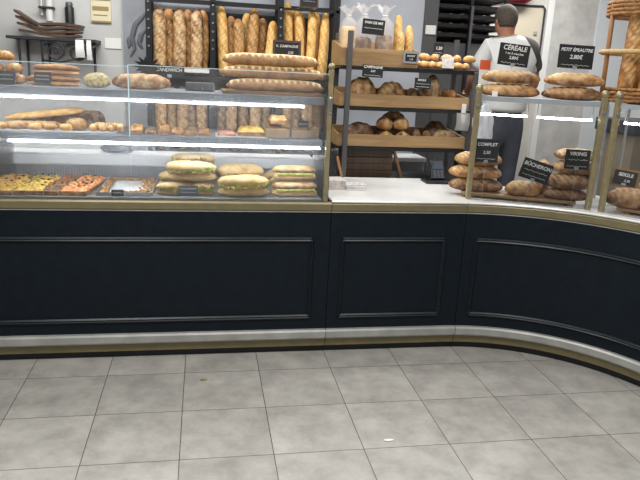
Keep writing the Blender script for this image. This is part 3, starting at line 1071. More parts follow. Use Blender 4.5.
# black leafy cut-out and dark name sign behind
blk = nb()
rr = random.Random(9)
poly = []
for i in range(26):
    a = 2 * PI * i / 26
    r = 0.066 * (0.55 + 0.55 * (i % 2) * rr.uniform(.6, 1.2) + 0.1)
    poly.append((r * 1.1 * math.cos(a), r * 0.85 * math.sin(a) + 0.05))
box(blk, -0.225, -0.205, .655, .665, ZS + .001, ZS + .07)
prism(blk, poly, -0.004, 0.004, Matrix.Translation((-0.215, 0.66, ZS + 0.068)) @ Matrix.Rotation(PI / 2, 4, 'X'))
tag(obj('silhouette_ornament', blk, 'black'), 'black jagged cut-out ornament standing behind the long rough loaf', 'ornament')
sign('name_sign', 'long dark sign with white lettering under the left rack bin', (-0.095, 0.70, ZS + 0.013), 0.0, 0.17, 0.062, [('SANDWICH', 0, .6, .027)], lean=0.1, pin=0.055)
bm = nb(); box(bm, 0.0, 0.16, 0.50, 0.66, ZS + 0.001, ZS + 0.045, 0.006); tag(obj('cash_tray', bm, 'tray_dark'), 'low dark tray on the case top between rough loaf and long loaves', 'tray')

bm = nb(); box(bm, 0.20, 0.745, 0.34, 0.60, ZS + 0.0005, ZS + 0.018, 0.003); tag(obj('serving_board', bm, 'wood_dark'), 'wooden board under three long pale loaves on the case top', 'board')
zt_ = ZS + .0185
for i, (x, y, L_) in enumerate(((0.49, .41, .54), (0.475, .45, .57), (0.47, .48, .54))):
    o = bread('long_loaf', ('bottom', 'middle', 'topmost')[i] + ' of three long pale zigzag-slashed loaves stacked on a board', 'bread', (x, y, zt_), (0, 0, -0.02 * i), 'crust_ficelle', 'long loaves on the board',
              L=L_, W=0.12, H=0.060, bend=-0.01, pw=5, slashes=13, ang=0.45, sw=0.012, sh=0.006, zig=True, lump=.03, nu=120, nv=24, seed=20 + i)
    zt_ = loaf_top(o)
sign('price_sign', 'wood-framed slate sign standing behind the long stacked loaves', (0.575, 0.62, ZS + 0.165), 0.0, 0.14, 0.095, [('V. CAMPAGNE', 0, .78, .020), ('2,50', .15, .42, .018), ('~14', 0, .15, .006)], lean=0.1, frame='wood_brown', pin=0.03)
sign('price_sign', 'dark sign on the top rail of the rack above pale baguettes', (0.86, 1.712, 2.055), 0.0, 0.115, 0.06, [('~12', 0, .6, .01)], lean=0.0, frame='wood_brown', pin=0.0)

# ------------------------------------------------------------------ middle shelf of the display case
ZM = 1.2335
bm = nb(); box(bm, -0.965, -0.36, 0.33, 0.60, ZM, ZM + 0.008, 0.002); tag(obj('serving_tray', bm, 'enamel'), 'white tray under the pastries on left of middle shelf', 'tray')
bread('cheese_stick', 'long golden cheese stick leaning across others on middle shelf', 'pastry', (-0.735, .47, ZM + .066), (0, -0.13, .10), 'crust_gold', 'cheese sticks', L=0.40, W=0.05, H=0.034, pw=6, slashes=6, ang=1.2, sw=0.012, seed=1)
bread('cheese_stick', 'darker baked stick lying lowest at left of middle shelf', 'pastry', (-0.79, .41, ZM + .009), (0, 0, .16), 'pastry', 'cheese sticks', L=0.30, W=0.06, H=0.036, pw=6, slashes=6, ang=1.2, sw=0.012, seed=2)
bread('turnover', 'plump golden turnover on middle shelf below the cheese stick', 'pastry', (-0.56, .39, ZM + .009), (0, 0, -.1), 'pastry', None, L=0.12, W=0.08, H=0.06, pw=2.4, slashes=4, ang=0.8, sw=0.01, seed=3)
for i in range(6):
    bread('dark_twist', 'thin dark chocolate twist at the back of middle shelf, ' + nth(i, 6), 'pastry', (-.80 + .055 * i, (.535, .58, .625)[i % 3], ZM + (.009 if i % 3 < 2 else .0005)), (0, 0, 0), 'crust_dark', 'dark twists on the middle shelf', L=0.155, W=0.04, H=0.05 + .02 * (i % 3), pw=5, slashes=7, ang=1.6, sw=0.01, seed=i % 2)
for i in range(10):
    x = -0.475 + 0.0155 * i
    y = (.37, .43, .49)[i % 3]
    bread('mini_pastry', 'small savoury pastry in the row on middle shelf tray, ' + nth(i, 10), 'pastry', (x, y, ZM + .009), (0, 0, (i % 2) * .3), 'tart' if i % 3 == 0 else 'pastry', 'small pastries on the middle shelf', L=0.044, W=0.05, H=0.036 + .006 * (i % 2), pw=2.2, slashes=2, ang=.4, sw=0.009, sh=.003, lump=.1, seed=i % 3)


for i in range(5):
    bread('flaky_stick', 'short flaky stick at the front of middle shelf tray, ' + nth(i, 5), 'pastry', (-.93 + .075 * i + (0.02 if i > 1 else 0), .352, ZM + .009), (0, 0, .1 * (i % 2)), ('crust_gold', 'pastry')[i % 2], 'flaky sticks at the front of middle shelf', L=.066, W=.035, H=.032, pw=4, slashes=4, ang=1, sw=.008, sh=.003, seed=i % 2)


def tart(name, label, x, y, z, wd, dp, h, m, group=None, seed=0, rz=0.0):
    """rectangular slab of baked tart: pale base with a bumpy topping"""
    t = thing(name, label, 'tart', (x, y, z), (0, 0, rz), group)
    bm = nb(); box(bm, -wd / 2, wd / 2, -dp / 2, dp / 2, 0.0, h * 0.55, 0.004); obj('base', bm, 'pastry', t, world=False)
    bm = nb()
    nx, ny = max(6, int(wd / .008)), max(6, int(dp / .01))
    g = []
    for i in range(nx + 1):
        row = []
        for j in range(ny + 1):
            u, v = i / nx, j / ny
            e = min(u, 1 - u, v, 1 - v)
            zz = h * (0.5 + 0.5 * min(1, e * 9)) + 0.3 * h * noise.noise(Vector((u * wd * 55 + seed * 9, v * dp * 55, seed)))
            row.append(bm.verts.new(((u - .5) * wd * .97, (v - .5) * dp * .97, max(h * .5, zz))))
        g.append(row)
    for i in range(nx):
        for j in range(ny):
            bm.faces.new((g[i][j], g[i + 1][j], g[i + 1][j + 1], g[i][j + 1]))
    obj('topping', bm, m, t, world=False, smooth=True)
    return t


for i in range(6):
    tart('tart_slice', 'orange-brown quiche slice on the middle shelf right of the glass joint, ' + nth(i, 6), -0.255 + 0.072 * i, .43 + .01 * (i % 2), ZM, (.068, .062, .069)[i % 3], (.16, .13, .15)[i % 3], (.040, .030, .046, .034)[i % 4], ('tart', 'pizza_dark', 'pastry')[i % 3], 'quiche slices on the middle shelf', seed=i, rz=0)
bm = nb(); box(bm, 0.165, 0.445, 0.34, 0.54, ZM, ZM + .003); tag(obj('paper_sheet', bm, 'paper'), 'white paper sheet under a yellow tart on middle shelf', 'paper')
tart('tart_slice', 'bright yellow tart on white paper in centre of middle shelf', 0.36, .43, ZM + .0035, .15, .13, .045, 'pizza_yellow', seed=11)
tart('tart_slice', 'flat pale tart on white paper beside the yellow one', 0.225, .42, ZM + .0035, .10, .12, .022, 'ham', seed=12)


def kraft_box(label, x, y, z, wd, dp, h, top='tart', seed=0):
    t = thing('kraft_box', label, 'box', (x, y, z), (0, 0, 0), 'kraft boxes on the middle shelf')
    bm = nb()
    e = 0.004
    box(bm, -wd / 2, wd / 2, -dp / 2, -dp / 2 + e, 0, h); box(bm, -wd / 2, wd / 2, dp / 2 - e, dp / 2, 0, h)
    box(bm, -wd / 2, -wd / 2 + e, -dp / 2 + e, dp / 2 - e, 0, h); box(bm, wd / 2 - e, wd / 2, -dp / 2 + e, dp / 2 - e, 0, h)
    box(bm, -wd / 2, wd / 2, -dp / 2, dp / 2, -0.0, 0.003)
    obj('carton', bm, 'kraft', t, world=False)
    bm = loaf_bm(wd * .92, dp * .9, h * 0.85, pw=6, lump=.15, seed=seed)
    bmesh.ops.transform(bm, matrix=Matrix.Translation((0, 0, h * .30)), verts=bm.verts)
    obj('pie', bm, top, t, world=False, smooth=True)
    return t


kraft_box('open kraft box with pie at left of the three on middle shelf', 0.505, .42, ZM + .001, .135, .13, .05)
kraft_box('kraft box with pie in the middle of three beside post', 0.640, .43, ZM + .001, .11, .13, .045, 'pastry', 1)
kraft_box('rightmost kraft box with pie next to the corner post', 0.722, .48, ZM + .001, .052, .13, .05, 'tart', 2)
tart('tart_slice', 'small square tart sitting on top of left kraft box', 0.510, .42, ZM + .074, .10, .10, .045, 'tart', seed=14)
sign('price_sign', 'tiny slate sign on the pie in the middle kraft box', (0.655, .415, ZM + .058), 0, .062, .038, [('~8', 0, .5, .008)], lean=.15)

# ------------------------------------------------------------------ chilled well of the display case
ZD = 0.913
for i, (x, m, lab) in enumerate(((-1.10, 'pizza_yellow', 'yellow potato pizza slab by the left picture edge'), (-0.945, 'pizza_yellow', 'yellow potato pizza slab, middle of the three yellow ones'), (-0.79, 'pizza_yellow', 'yellow potato pizza slab next to the dark olive one'),
                              (-0.665, 'pizza_dark', 'narrow dark olive pizza slab between yellow and red pizza'), (-0.55, 'pizza_red', 'red tomato pizza slab beside the white tray'))):
    t = tart('pizza_slab', lab, x, .48, ZD, (.15, .15, .15, .085, .135)[i], .44, .042, m, 'pizza slabs in the chilled well', seed=30 + i, rz=-.12 if i > 2 else -0.02)
    rr = random.Random(i + 70)
    bm = nb()
    for q in range(46):
        hw = (.068, .068, .068, .036, .06)[i]
        ball(bm, (rr.uniform(-hw, hw), rr.uniform(-.2, .2), .046 + rr.uniform(-.003, .004)), rr.uniform(.003, .008), 1, (1.3, 1, .5))
    o = obj('herbs', bm, (M['herb'], M['herb2'])[i % 2], t, world=False, smooth=True)
    o['kind'] = 'stuff'
    for q in range(6):
        bm = nb(); ball(bm, (rr.uniform(-.04, .04) * (0.7 if i == 3 else 1.3), rr.uniform(-.19, .19), .044), .009, 1, (1, 1, .7)); obj('olive', bm, 'olive', t, world=False, smooth=True)

pt = thing('pastry_tray', 'white tray with a band of brown crumbs around bare paper', 'tray', (-0.315, .49, ZD), (0, 0, 0))
bm = nb(); box(bm, -0.46, -0.17, .27, .76, ZD + .001, ZD + .008, .002)
for x0, x1, y0, y1 in ((-.46, -.454, .27, .76), (-.176, -.17, .27, .76), (-.454, -.176, .754, .76), (-.454, -.176, .27, .276)):
    box(bm, x0, x1, y0, y1, ZD + .008, ZD + .018)
obj('tray_base', bm, 'steel', pt)
bm = nb(); box(bm, -0.40, -0.205, .33, .68, ZD + .0085, ZD + .0105); obj('paper_liner', bm, 'paper', pt)
bm = nb()
rr = random.Random(12)
for k in range(330):
    e = rr.random()
    if e < .3:
        x, y = rr.uniform(-.45, -.18), rr.uniform(.68, .75)
    elif e < .62:
        x, y = rr.uniform(-.25, -.18), rr.uniform(.28, .75)
    elif e < .8:
        x, y = rr.uniform(-.45, -.18), rr.uniform(.28, .33)
    else:
        x, y = rr.uniform(-.45, -.41), rr.uniform(.28, .75)
    s = rr.uniform(.005, .012)
    ball(bm, (x, y, ZD + .009 + s * .5), s, 1, (1, 1, .7))
o = obj('crumbs', bm, 'crumb', pt, smooth=True)
o['kind'] = 'stuff'
sign('price_sign', 'tiny blank slate sign at the front of white crumb tray', (-0.35, .262, ZD + .001), 0, .062, .034, [('~6', 0, .5, .006)], lean=.15)

G = 'lettuce sandwiches in the chilled well'
sandwich('club_sandwich', 'sandwich half lying lowest at the left of first stack', (-0.068, .36, ZD), (0, 0, .05), .18, .10, .055, G, seed=3)
sandwich('club_sandwich', 'sandwich half lying lowest under the price sign, right side', (0.100, .36, ZD), (0, 0, -.05), .125, .10, .055, G, seed=4)
sandwich('club_sandwich', 'sandwich in the second layer behind left of the stack', (-0.04, .575, ZD + .001), (0, 0, .0), .24, .12, .085, G, seed=5)
sandwich('club_sandwich', 'large plump sandwich on top front of the first stack', (0.03, .405, ZD + .073), (0, 0, -.08), .285, .135, .098, G, seed=6)
sandwich('club_sandwich', 'sandwich peeping out behind the plump one, highest of first stack', (0.04, .58, ZD + .110), (0, 0, -.05), .26, .12, .08, G, seed=7)
sign('price_sign', 'grey slate sign with scribbles in front of stacked lettuce sandwiches', (0.018, .285, ZD + .001), 0, .105, .056, [('~14', 0, .7, .010), ('~12', 0, .35, .010)], lean=.2, mat=plain('grey_slate', (60, 70, 74), .6))
sandwich('club_sandwich', 'long sandwich with frilly lettuce lying in front, right of sign', (0.322, .345, ZD), (0, 0, .02), .29, .13, .105, G, seed=9)
sandwich('club_sandwich', 'long sandwich heaped with lettuce behind the front one', (0.315, .55, ZD + .001), (0, 0, -.03), .28, .14, .14, G, seed=10)


def wrap(label, loc, rot, L, W, H, seed=0):
    t = thing('wrapped_panini', label, 'sandwich', loc, rot, 'wrapped paninis in the chilled well')
    bm = loaf_bm(L, W, H * .55, pw=6, lump=.05, seed=seed); obj('bottom_bread', bm, 'bun', t, world=False, smooth=True)
    bm = loaf_bm(L, W, H * .55, pw=6, lump=.05, slashes=9, ang=1.2, sw=.012, sh=.003, seed=seed + 1)
    bmesh.ops.transform(bm, matrix=Matrix.Translation((0, .012, H * .5)), verts=bm.verts); obj('top_bread', bm, 'crust_flour', t, world=False, smooth=True)
    bm = nb(); box(bm, -L * .42, L * .42, -W * .50, W * .3, H * .40, H * .56, .004); obj('filling', bm, 'lettuce', t, world=False)
    return t


wrap('floured panini lying lowest in front beside corner post', (0.611, .36, ZD), (0, 0, .02), .26, .12, .072, 40)
wrap('floured panini on top of another beside the corner post', (0.613, .40, ZD + .085), (0, 0, .03), .25, .115, .072, 42)
bm = loaf_bm(.26, .10, .06, pw=5, seed=44); o = obj('plain_panini', bm, 'bun', smooth=True); o.location = (.62, .49, ZD + .001); tag(o, 'plain panini under the back of the stacked floured paninis', 'sandwich')
wrap('cut wrap tilted upward behind the lettuce sandwich', (0.535, .62, ZD + .040), (0, -.45, .3), .17, .08, .06, 46)

# on the rear ledge
bm = nb()
rr = random.Random(5)
pts = loaf_bm(.20, .10, .055, pw=2.6, lump=.35, seed=51)
bm.free()
bmesh.ops.transform(pts, matrix=Matrix.Translation((-0.42, .88, 1.063)) @ Matrix.Rotation(-.1, 4, 'Z'), verts=pts.verts)
tag(obj('crumpled_cloth', pts, 'cloth_dark', smooth=True), 'crumpled dark grey cloth on the white rear ledge inside case', 'cloth')
bm = nb(); prism(bm, [(0.052 * (1 + .16 * (k % 2)) * math.cos(k * PI / 10), 0.052 * (1 + .16 * (k % 2)) * math.sin(k * PI / 10)) for k in range(20)], 0, .003, Matrix.Translation((.565, .86, 1.063)))
tag(obj('paper_doily', bm, 'paper'), 'white paper doily on the rear ledge inside case', 'doily')

# ------------------------------------------------------------------ bread shelves behind the open counter
br = thing('bread_shelf', 'grey steel bread shelf rack with three tiers behind the marble counter', 'bread rack', (1.46, 1.22, 0.28))
XA, XB, YA, YB = 1.032, 1.915, 1.010, 1.42
for x, y, zt in ((XA, YA, 1.865), (XB, YA, 1.644), (XA, YB, 1.865), (XB, YB, 1.865)):
    bm = nb(); box(bm, x - 0.016, x + 0.016, y - 0.016, y + 0.016, 0.28, zt, 0.002); obj('upright', bm, 'rack_grey', br)
bm = nb()
for z in (0.9, 1.12, 1.385, 1.645):
    box(bm, XA, XB, YA + 0.004, YA + 0.012, z - .022, z)
    box(bm, XA, XB, YB - 0.012, YB - 0.004, z - .022, z)
obj('crossbar', bm, 'black', br)
for z in (0.9, 1.12, 1.385, 1.645):
    bm = nb(); box(bm, XA - .05, XB + .015, YA + .018, YB - .018, z - .016, z); obj('shelf_board', bm, 'black', br)


def wood_tray(label, x0, x1, y0, y1, z, h, group=None, mat='wood', sides=None):
    t = thing('wooden_tray', label, 'tray', ((x0 + x1) / 2, (y0 + y1) / 2, z), (0, 0, 0), group)
    bm = nb(); box(bm, x0, x1, y0 + .016, y1, z, z + .010); obj('bottom', bm, mat, t)
    bm = nb(); box(bm, x0, x1, y0, y0 + .015, z, z + h, .002); obj('front_board', bm, mat, t)
    bm = nb(); box(bm, x0, x1, y1 - .015, y1, z + .011, z + h * (sides or 1), .002); obj('back_board', bm, mat, t)
    for x in (x0, x1 - .014):
        bm = nb()
        hb = h * (sides or 1)
        prism(bm, [(y0 + .016, z + .011), (y1 - .016, z + .011), (y1 - .016, z + hb), (y0 + .016, z + h)], x, x + .014)
        bmesh.ops.transform(bm, matrix=Matrix(((0, 0, 1, 0), (1, 0, 0, 0), (0, 1, 0, 0), (0, 0, 0, 1))), verts=bm.verts)
        obj('side_board', bm, mat, t)
    return t


wood_tray('tall pale wooden box with bagged bread on the top tier', .985, 1.505, 1.035, 1.40, 1.648, .112, 'wooden trays on the bread shelf', sides=1.5)
wood_tray('long pale wooden tray of country loaves on the second tier', .985, 1.89, 1.030, 1.40, 1.388, .082, 'wooden trays on the bread shelf', sides=1.4)
wood_tray('long pale wooden tray with small rolls on the lowest tier', .985, 1.89, 1.030, 1.40, 1.123, .080, 'wooden trays on the bread shelf', sides=1.4)

# bagged sliced loaves
for i, (x, y, rz, lab) in enumerate(((1.075, 1.30, .1, 'bread bag standing at the back left of the top wooden box'), (1.150, 1.15, 0, 'tied cellophane bread bag behind the sign, left one in front'), (1.290, 1.15, -.05, 'tied cellophane bread bag right of the sign'))):
    t = thing('bread_bag', lab, 'bread bag', (x, y, 1.658), (0, 0, rz), 'bagged loaves on the top tier')
    bm = nb(); box(bm, -.052, .052, -.040, .040, .004, (.250, .18, .20)[i], .022); obj('sliced_loaf', bm, ('bun', 'crust_case_dark', 'crust_case_dark')[i], t, world=False, smooth=40)
    bm = nb()
    rr = random.Random(i)
    prof = [(.054, 0.001), (.057, .05), (.057, .22), (.052, .272), (.020, .312), (.014, .322), (.03, .350), (.058, .380)]
    n = 24
    rings = []
    for k, (r, z) in enumerate(prof):
        ring = []
        for q in range(n):
            a = 2 * PI * q / n
            sq = 1 / max(abs(math.cos(a)), abs(math.sin(a))) if k < 4 else 1
            wob = 1 + (.04 if k < 5 else .35 if k > 5 else .1) * math.sin(a * 5 + i + k)
            rad = r * min(sq, 1.22) * wob
            ring.append(bm.verts.new((rad * math.cos(a), rad * .85 * math.sin(a), z + (.012 * math.sin(a * 4 + i) if k > 5 else 0))))
        rings.append(ring)
    for A, B in zip(rings, rings[1:]):
        for q in range(n):
            bm.faces.new((A[q], A[(q + 1) % n], B[(q + 1) % n], B[q]))
    bm.faces.new(rings[0][::-1])
    obj('cellophane', bm, 'film', t, world=False, smooth=True)
    bm = nb(); tube(bm, [(.016 * math.cos(a * PI / 6), .014 * math.sin(a * PI / 6), .319) for a in range(12)], .004, 6, closed=True); obj('tie', bm, 'plastic_white', t, world=False, smooth=True)
sign('price_sign', 'slate sign with white lettering clipped on the bagged bread', (1.190, 1.064, 1.850), 0, .15, .095, [('PAIN DE MIE', 0, .76, .022), ('~12', 0, .40, .007)], lean=-.02, roll=.05)
for i, (x, y, ln, L_) in enumerate(((1.400, 1.22, .0, .33), (1.456, 1.13, -.03, .26), (1.390, 1.13, .0, .22), (1.448, 1.31, -.12, .27))):
    standing('short_baguette', 'short golden baguette at the right end of top box, ' + ('tallest', 'second tallest', 'small front one', 'leaning on box end')[i], (x, y, 1.664), (ln, .01), .1 * i, 'crust_gold', 'short baguettes on the top tier', L=L_, W=.054, H=.052, bend=.004, pw=5, slashes=4, ang=1.5, sw=.014, seed=3)
sign('price_sign', 'small slate label on front of the tall wooden box', (1.450, 1.022, 1.692), 0, .08, .05, [('PAVOT', 0, .68, .017), ('1,10', 0, .28, .014)], lean=-.0, frame=plain('steel_frame', (170, 172, 174), .4, .5))

# rolls on the dark tray at the right of the top tier
bm = nb(); box(bm, 1.515, 1.945, 1.04, 1.40, 1.646, 1.656, .003); tag(obj('baking_tray', bm, 'tray_dark'), 'flat dark tray full of small golden rolls on the top tier', 'tray')
rr = random.Random(21)
rows = ['front', 'middle', 'back']
for r in range(3):
    for i in range(6):
        x = 1.565 + .060 * i
        bread('small_roll', 'small golden roll in the %s row of flat dark tray, %s' % (rows[r], nth(i, 6)), 'bread roll', (x, 1.09 + .11 * r, 1.657 + 0.0), (0, 0, .9 + rr.uniform(-.06, .06)), 'crust_roll', 'small rolls on the dark tray', L=.108, W=.043, H=.042, pw=3, slashes=3, ang=1, sw=.009, sh=.004, seed=i % 2)
for i in range(5):
    x = 1.58 + .082 * i
    bread('small_roll', 'small golden roll lying on top of the heap in dark tray, ' + nth(i, 5), 'bread roll', (x, 1.14 + .02 * (i % 2), 1.708), (0, 0, .35 + .5 * (i % 2)), 'crust_roll', 'small rolls on the dark tray', L=.108, W=.043, H=.042, pw=3, slashes=3, ang=1, sw=.009, sh=.004, seed=i % 2)
sign('price_card', 'pale card standing in the front of the small rolls', (1.715, 1.030, 1.660), 0, .085, .078, [], lean=.12, mat='paper_print')
sign('price_sign', 'little black sign rising behind the rolls by the grey post', (1.755, 1.345, 1.70), 0, .075, .09, [('1,20', 0, .6, .028), ('~6', 0, .25, .01)], lean=.05, pin=.045)

# second tier
zz = 1.3988
bread('country_loaf', 'round floury country loaf at left of second tier under a sign', 'bread', (1.168, 1.155, zz), (0, 0, .2), 'crust_round', None, L=.185, W=.175, H=.175, pw=2.1, slashes=2, ang=.5, sw=.022, sh=.012, lump=.10, seed=1)
bread('country_loaf', 'oval country loaf right of the round one on second tier', 'bread', (1.375, 1.17, zz), (0, 0, .05), 'crust_round', None, L=.20, W=.17, H=.150, pw=2.3, slashes=3, ang=1.2, sw=.016, sh=.01, lump=.10, seed=2)
bread('dark_loaf', 'small dark loaf half hidden between oval loaf and cone loaf', 'bread', (1.525, 1.16, zz), (0, 0, 1.55), 'crust_case_dark', None, L=.16, W=.08, H=.115, pw=2.4, slashes=2, ang=.5, sw=.015, lump=.1, seed=3)
o = bread('cone_loaf', 'tall pointed floury loaf standing at the right of second tier', 'bread', (1.652, 1.15, zz), (0, 0, 0), 'crust_flour', None, L=.165, W=.15, H=.205, pw=1.5, slashes=2, ang=.2, sw=.015, lump=.14, seed=5, taper=1.25)
bread('country_loaf', 'brown loaf in the back row at far left of second tier', 'bread', (1.165, 1.315, zz), (0, 0, .05), 'crust_case', None, L=.17, W=.11, H=.155, pw=2.3, slashes=2, ang=.8, sw=.015, lump=.1, seed=6)
for i, (x, y) in enumerate(((1.768, 1.18), (1.82, 1.18), (1.794, 1.18))):
    bread('petit_pain', 'small smooth roll pointing away at the right end of second tier, ' + ('lower left', 'lower right', 'lying on top')[i], 'bread roll', (x, y, zz + (.062 if i == 2 else 0)), (0, 0, 1.60), 'crust_roll', 'small breads on the second tier', L=.22, W=.046, H=.056, pw=4, slashes=3, ang=1.2, sw=.012, seed=7)
sign('price_sign', 'CAMPAGNE slate sign above the round floury loaf', (1.190, 1.002, 1.580), 0, .14, .078, [('CAMPAGNE', 0, .82, .024), ('2,60', 0, .5, .018), ('~12', 0, .15, .007)], lean=.0, roll=.03)
sign('price_sign', 'slate sign standing between the oval loaf and cone loaf', (1.540, 1.002, 1.520), 0, .115, .07, [('BOULE', -.08, .8, .018), ('~14', 0, .45, .008), ('~12', 0, .18, .006)], lean=.0, roll=.02)

# lowest tier
zz = 1.1338
bread('dark_bread', 'flat dark rye loaf at left of the lowest tier', 'bread', (1.175, 1.20, zz), (0, 0, .05), 'crust_dark', None, L=.20, W=.15, H=.135, pw=2.6, slashes=3, ang=1, sw=.012, seed=1)
for i, (x, y, z, lab) in enumerate(((1.342, 1.108, 0, 'bottom left'), (1.462, 1.108, 0, 'bottom right'), (1.335, 1.145, .097, 'second layer left'), (1.455, 1.145, .097, 'second layer right'))):
    bread('round_roll', 'round floury split roll in the little pile on lowest tier, ' + lab, 'bread roll', (x, y, zz + z), (0, 0, .2 * i), 'crust_round', 'round rolls on the lowest tier', L=.115, W=.11, H=.088, pw=2.2, slashes=1, ang=.2, sw=.015, sh=.006, lump=.03, seed=i % 2)
bread('dark_bread', 'brown loaf lying on top of the little pile of rolls', 'bread', (1.435, 1.275, zz + .140), (0, 0, .05), 'crust_case', None, L=.17, W=.10, H=.072, pw=2.4, slashes=2, ang=.8, sw=.014, seed=3)
bread('dark_bread', 'brown loaf under the top loaf behind the pile of rolls', 'bread', (1.40, 1.285, zz), (0, 0, .0), 'crust_dark', None, L=.20, W=.12, H=.125, pw=2.4, slashes=2, ang=.8, sw=.014, seed=4)
for i, (x, y) in enumerate(((1.562, 1.11), (1.632, 1.11), (1.597, 1.235))):
    bread('small_dark_roll', 'small dark roll right of the round roll pile, ' + ('front left', 'front right', 'behind')[i], 'bread roll', (x, y, zz), (0, 0, 1.57), 'crust_case_dark', 'dark rolls on the lowest tier', L=.09, W=.064, H=.10, pw=2.2, slashes=2, ang=.6, sw=.01, seed=5)
bread('dark_bread', 'round almost black loaf at the right back of lowest tier', 'bread', (1.757, 1.275, zz), (0, 0, .0), 'crust_dark', None, L=.19, W=.15, H=.155, pw=2.2, slashes=2, ang=.6, sw=.014, seed=6)
bread('floury_bread', 'long pale floury loaf in front at the right of lowest tier', 'bread', (1.765, 1.105, zz), (0, 0, 0), 'crust_flour', None, L=.18, W=.085, H=.108, pw=3, slashes=3, ang=1, sw=.014, seed=8)

# receipt hanging from the tray, crate and papers
t = thing('hanging_receipt', 'white paper slip clipped to the right end of lower wooden trays', 'receipt', (1.86, 1.02, 1.40))
bm = nb()
n = 10
cols = []
for k in range(n + 1):
    u = k / n
    cols.append([bm.verts.new((1.80 + .095 * q - .012 * u, 1.007 - .028 * math.sin(u * 2.4) - .006 * q, 1.372 - .118 * u)) for q in (0, .5, 1)])
for A, B in zip(cols, cols[1:]):
    for q in range(2):
        bm.faces.new((A[q], A[q + 1], B[q + 1], B[q]))
bmesh.ops.solidify(bm, geom=bm.faces[:], thickness=.0012)
obj('slip', bm, 'paper', t, smooth=True)
bm = nb(); box(bm, 1.835, 1.867, 1.0085, 1.0135, 1.366, 1.432, .002); obj('clip', bm, 'plastic_white', t)
cr = thing('wooden_crate', 'dark brown wooden crate behind the marble counter under the bread shelf', 'crate', (1.22, 1.25, .901))
bm = nb()
for k in range(4):
    box(bm, 1.065, 1.40, 1.10, 1.115, .903 + .047 * k, .9485 + .047 * k, .003)
obj('slat_panel', bm, 'wood_brown', cr)
bm = nb()
for k in range(4):
    box(bm, 1.065, 1.40, 1.36, 1.375, .903 + .047 * k, .9485 + .047 * k, .003)
obj('slat_panel', bm, 'wood_brown', cr)
for x in (1.065, 1.386):
    bm = nb(); box(bm, x, x + .014, 1.116, 1.359, .903, 1.09); obj('end_board', bm, 'wood_brown', cr)
bm = nb()
prism(bm, [(1.40, 1.09), (1.418, 1.09), (1.485, .905), (1.462, .905)], 1.10, 1.13)
bmesh.ops.transform(bm, matrix=Matrix(((1, 0, 0, 0), (0, 0, 1, 0), (0, 1, 0, 0), (0, 0, 0, 1))), verts=bm.verts)
obj('slanted_brace', bm, 'wood_dark', cr)
wk = thing('white_worktop', 'low white cabinet against the wall behind bread shelf', 'cabinet', (1.5, 1.85, .28))
bm = nb(); box(bm, 1.12, 1.86, 1.74, 1.99, .28, .93, .004); obj('cabinet_body', bm, 'steel', wk)
bm = nb(); box(bm, 1.105, 1.862, 1.70, 1.99, .931, .965, .004); obj('top_board', bm, 'enamel', wk)

ZC = .9185
for i, (x, y, wd, dp, h, rz, m, lab) in enumerate(((.885, .60, .115, .15, .055, .05, 'paper_print', 'stack of printed paper bags on marble top beside corner post'), (1.005, .55, .12, .10, .036, -.08, 'paper', 'white folded paper packet right of the paper bag stack'))):
    t = thing('paper_stack', lab, 'paper bags', (x, y, ZC), (0, 0, rz))
    for k in range(4):
        bm = nb(); box(bm, -wd / 2 + .003 * (k % 2), wd / 2 + .002 * k, -dp / 2, dp / 2 - .003 * k, .0005 + h / 4 * k, h / 4 * (k + 1) - .0006, .003); obj('packet', bm, m if k % 2 == 0 else 'paper_print', t, world=False)
t = thing('speckled_holder', 'narrow black speckled stand beside the corner post holding wooden stick', 'stand', (.90, .86, ZC))
bm = nb(); box(bm, .865, .955, .84, .93, ZC + .0005, ZC + .20, .008)
sp_m = bpy.data.materials.new('black_speckled'); sp_m.use_nodes = True
nt = sp_m.node_tree
v = nt.nodes.new('ShaderNodeTexVoronoi'); v.inputs['Scale'].default_value = 45
rp = nt.nodes.new('ShaderNodeValToRGB'); rp.color_ramp.elements[0].position = .16; rp.color_ramp.elements[0].color = lin((170, 176, 190)); rp.color_ramp.elements[1].position = .24; rp.color_ramp.elements[1].color = lin((26, 28, 34))
nt.links.new(v.outputs['Distance'], rp.inputs[0]); nt.links.new(rp.outputs[0], nt.nodes['Principled BSDF'].inputs['Base Color'])
obj('body', bm, sp_m, t)
bm = nb(); tube(bm, [(.985, .80, ZC + .006), (.948, .835, ZC + .16)], .009, 10); tag(obj('wooden_stick', bm, 'pole', smooth=40), 'short wooden stick leaning on the speckled stand', 'stick')

t = thing('card_terminal', 'black payment terminal stand on the marble counter by the bread stack', 'card terminal', (1.62, .80, ZC))
bm = nb(); box(bm, 1.545, 1.70, .76, .90, ZC + .0005, ZC + .018, .004); obj('base', bm, 'plastic_black', t)
bm = nb(); box(bm, -.05, .05, -.012, .012, 0, .13, .006, Matrix.Translation((1.645, .83, ZC + .02)) @ Matrix.Rotation(-.5, 4, 'X')); bd = obj('body', bm, 'plastic_black', t)
bm = nb(); box(bm, -.038, .038, -.0135, -.0125, .07, .118, 0, Matrix.Translation((1.645, .83, ZC + .02)) @ Matrix.Rotation(-.5, 4, 'X')); obj('screen', bm, plain('terminal_screen', (70, 78, 86), .2), bd)
bm = nb()
for k in range(12):
    box(bm, -.034 + .025 * (k % 3), -.016 + .025 * (k % 3), -.0145, -.0125, .008 + .014 * (k // 3), .017 + .014 * (k // 3), 0, Matrix.Translation((1.645, .83, ZC + .02)) @ Matrix.Rotation(-.5, 4, 'X'))
obj('key', bm, 'rack_grey', bd)
bm = nb(); tube(bm, [(1.565, .82, ZC + .018), (1.575, .80, ZC + .10), (1.60, .79, ZC + .17)], .004, 6); obj('wire_arm', bm, 'plastic_black', t, smooth=True)
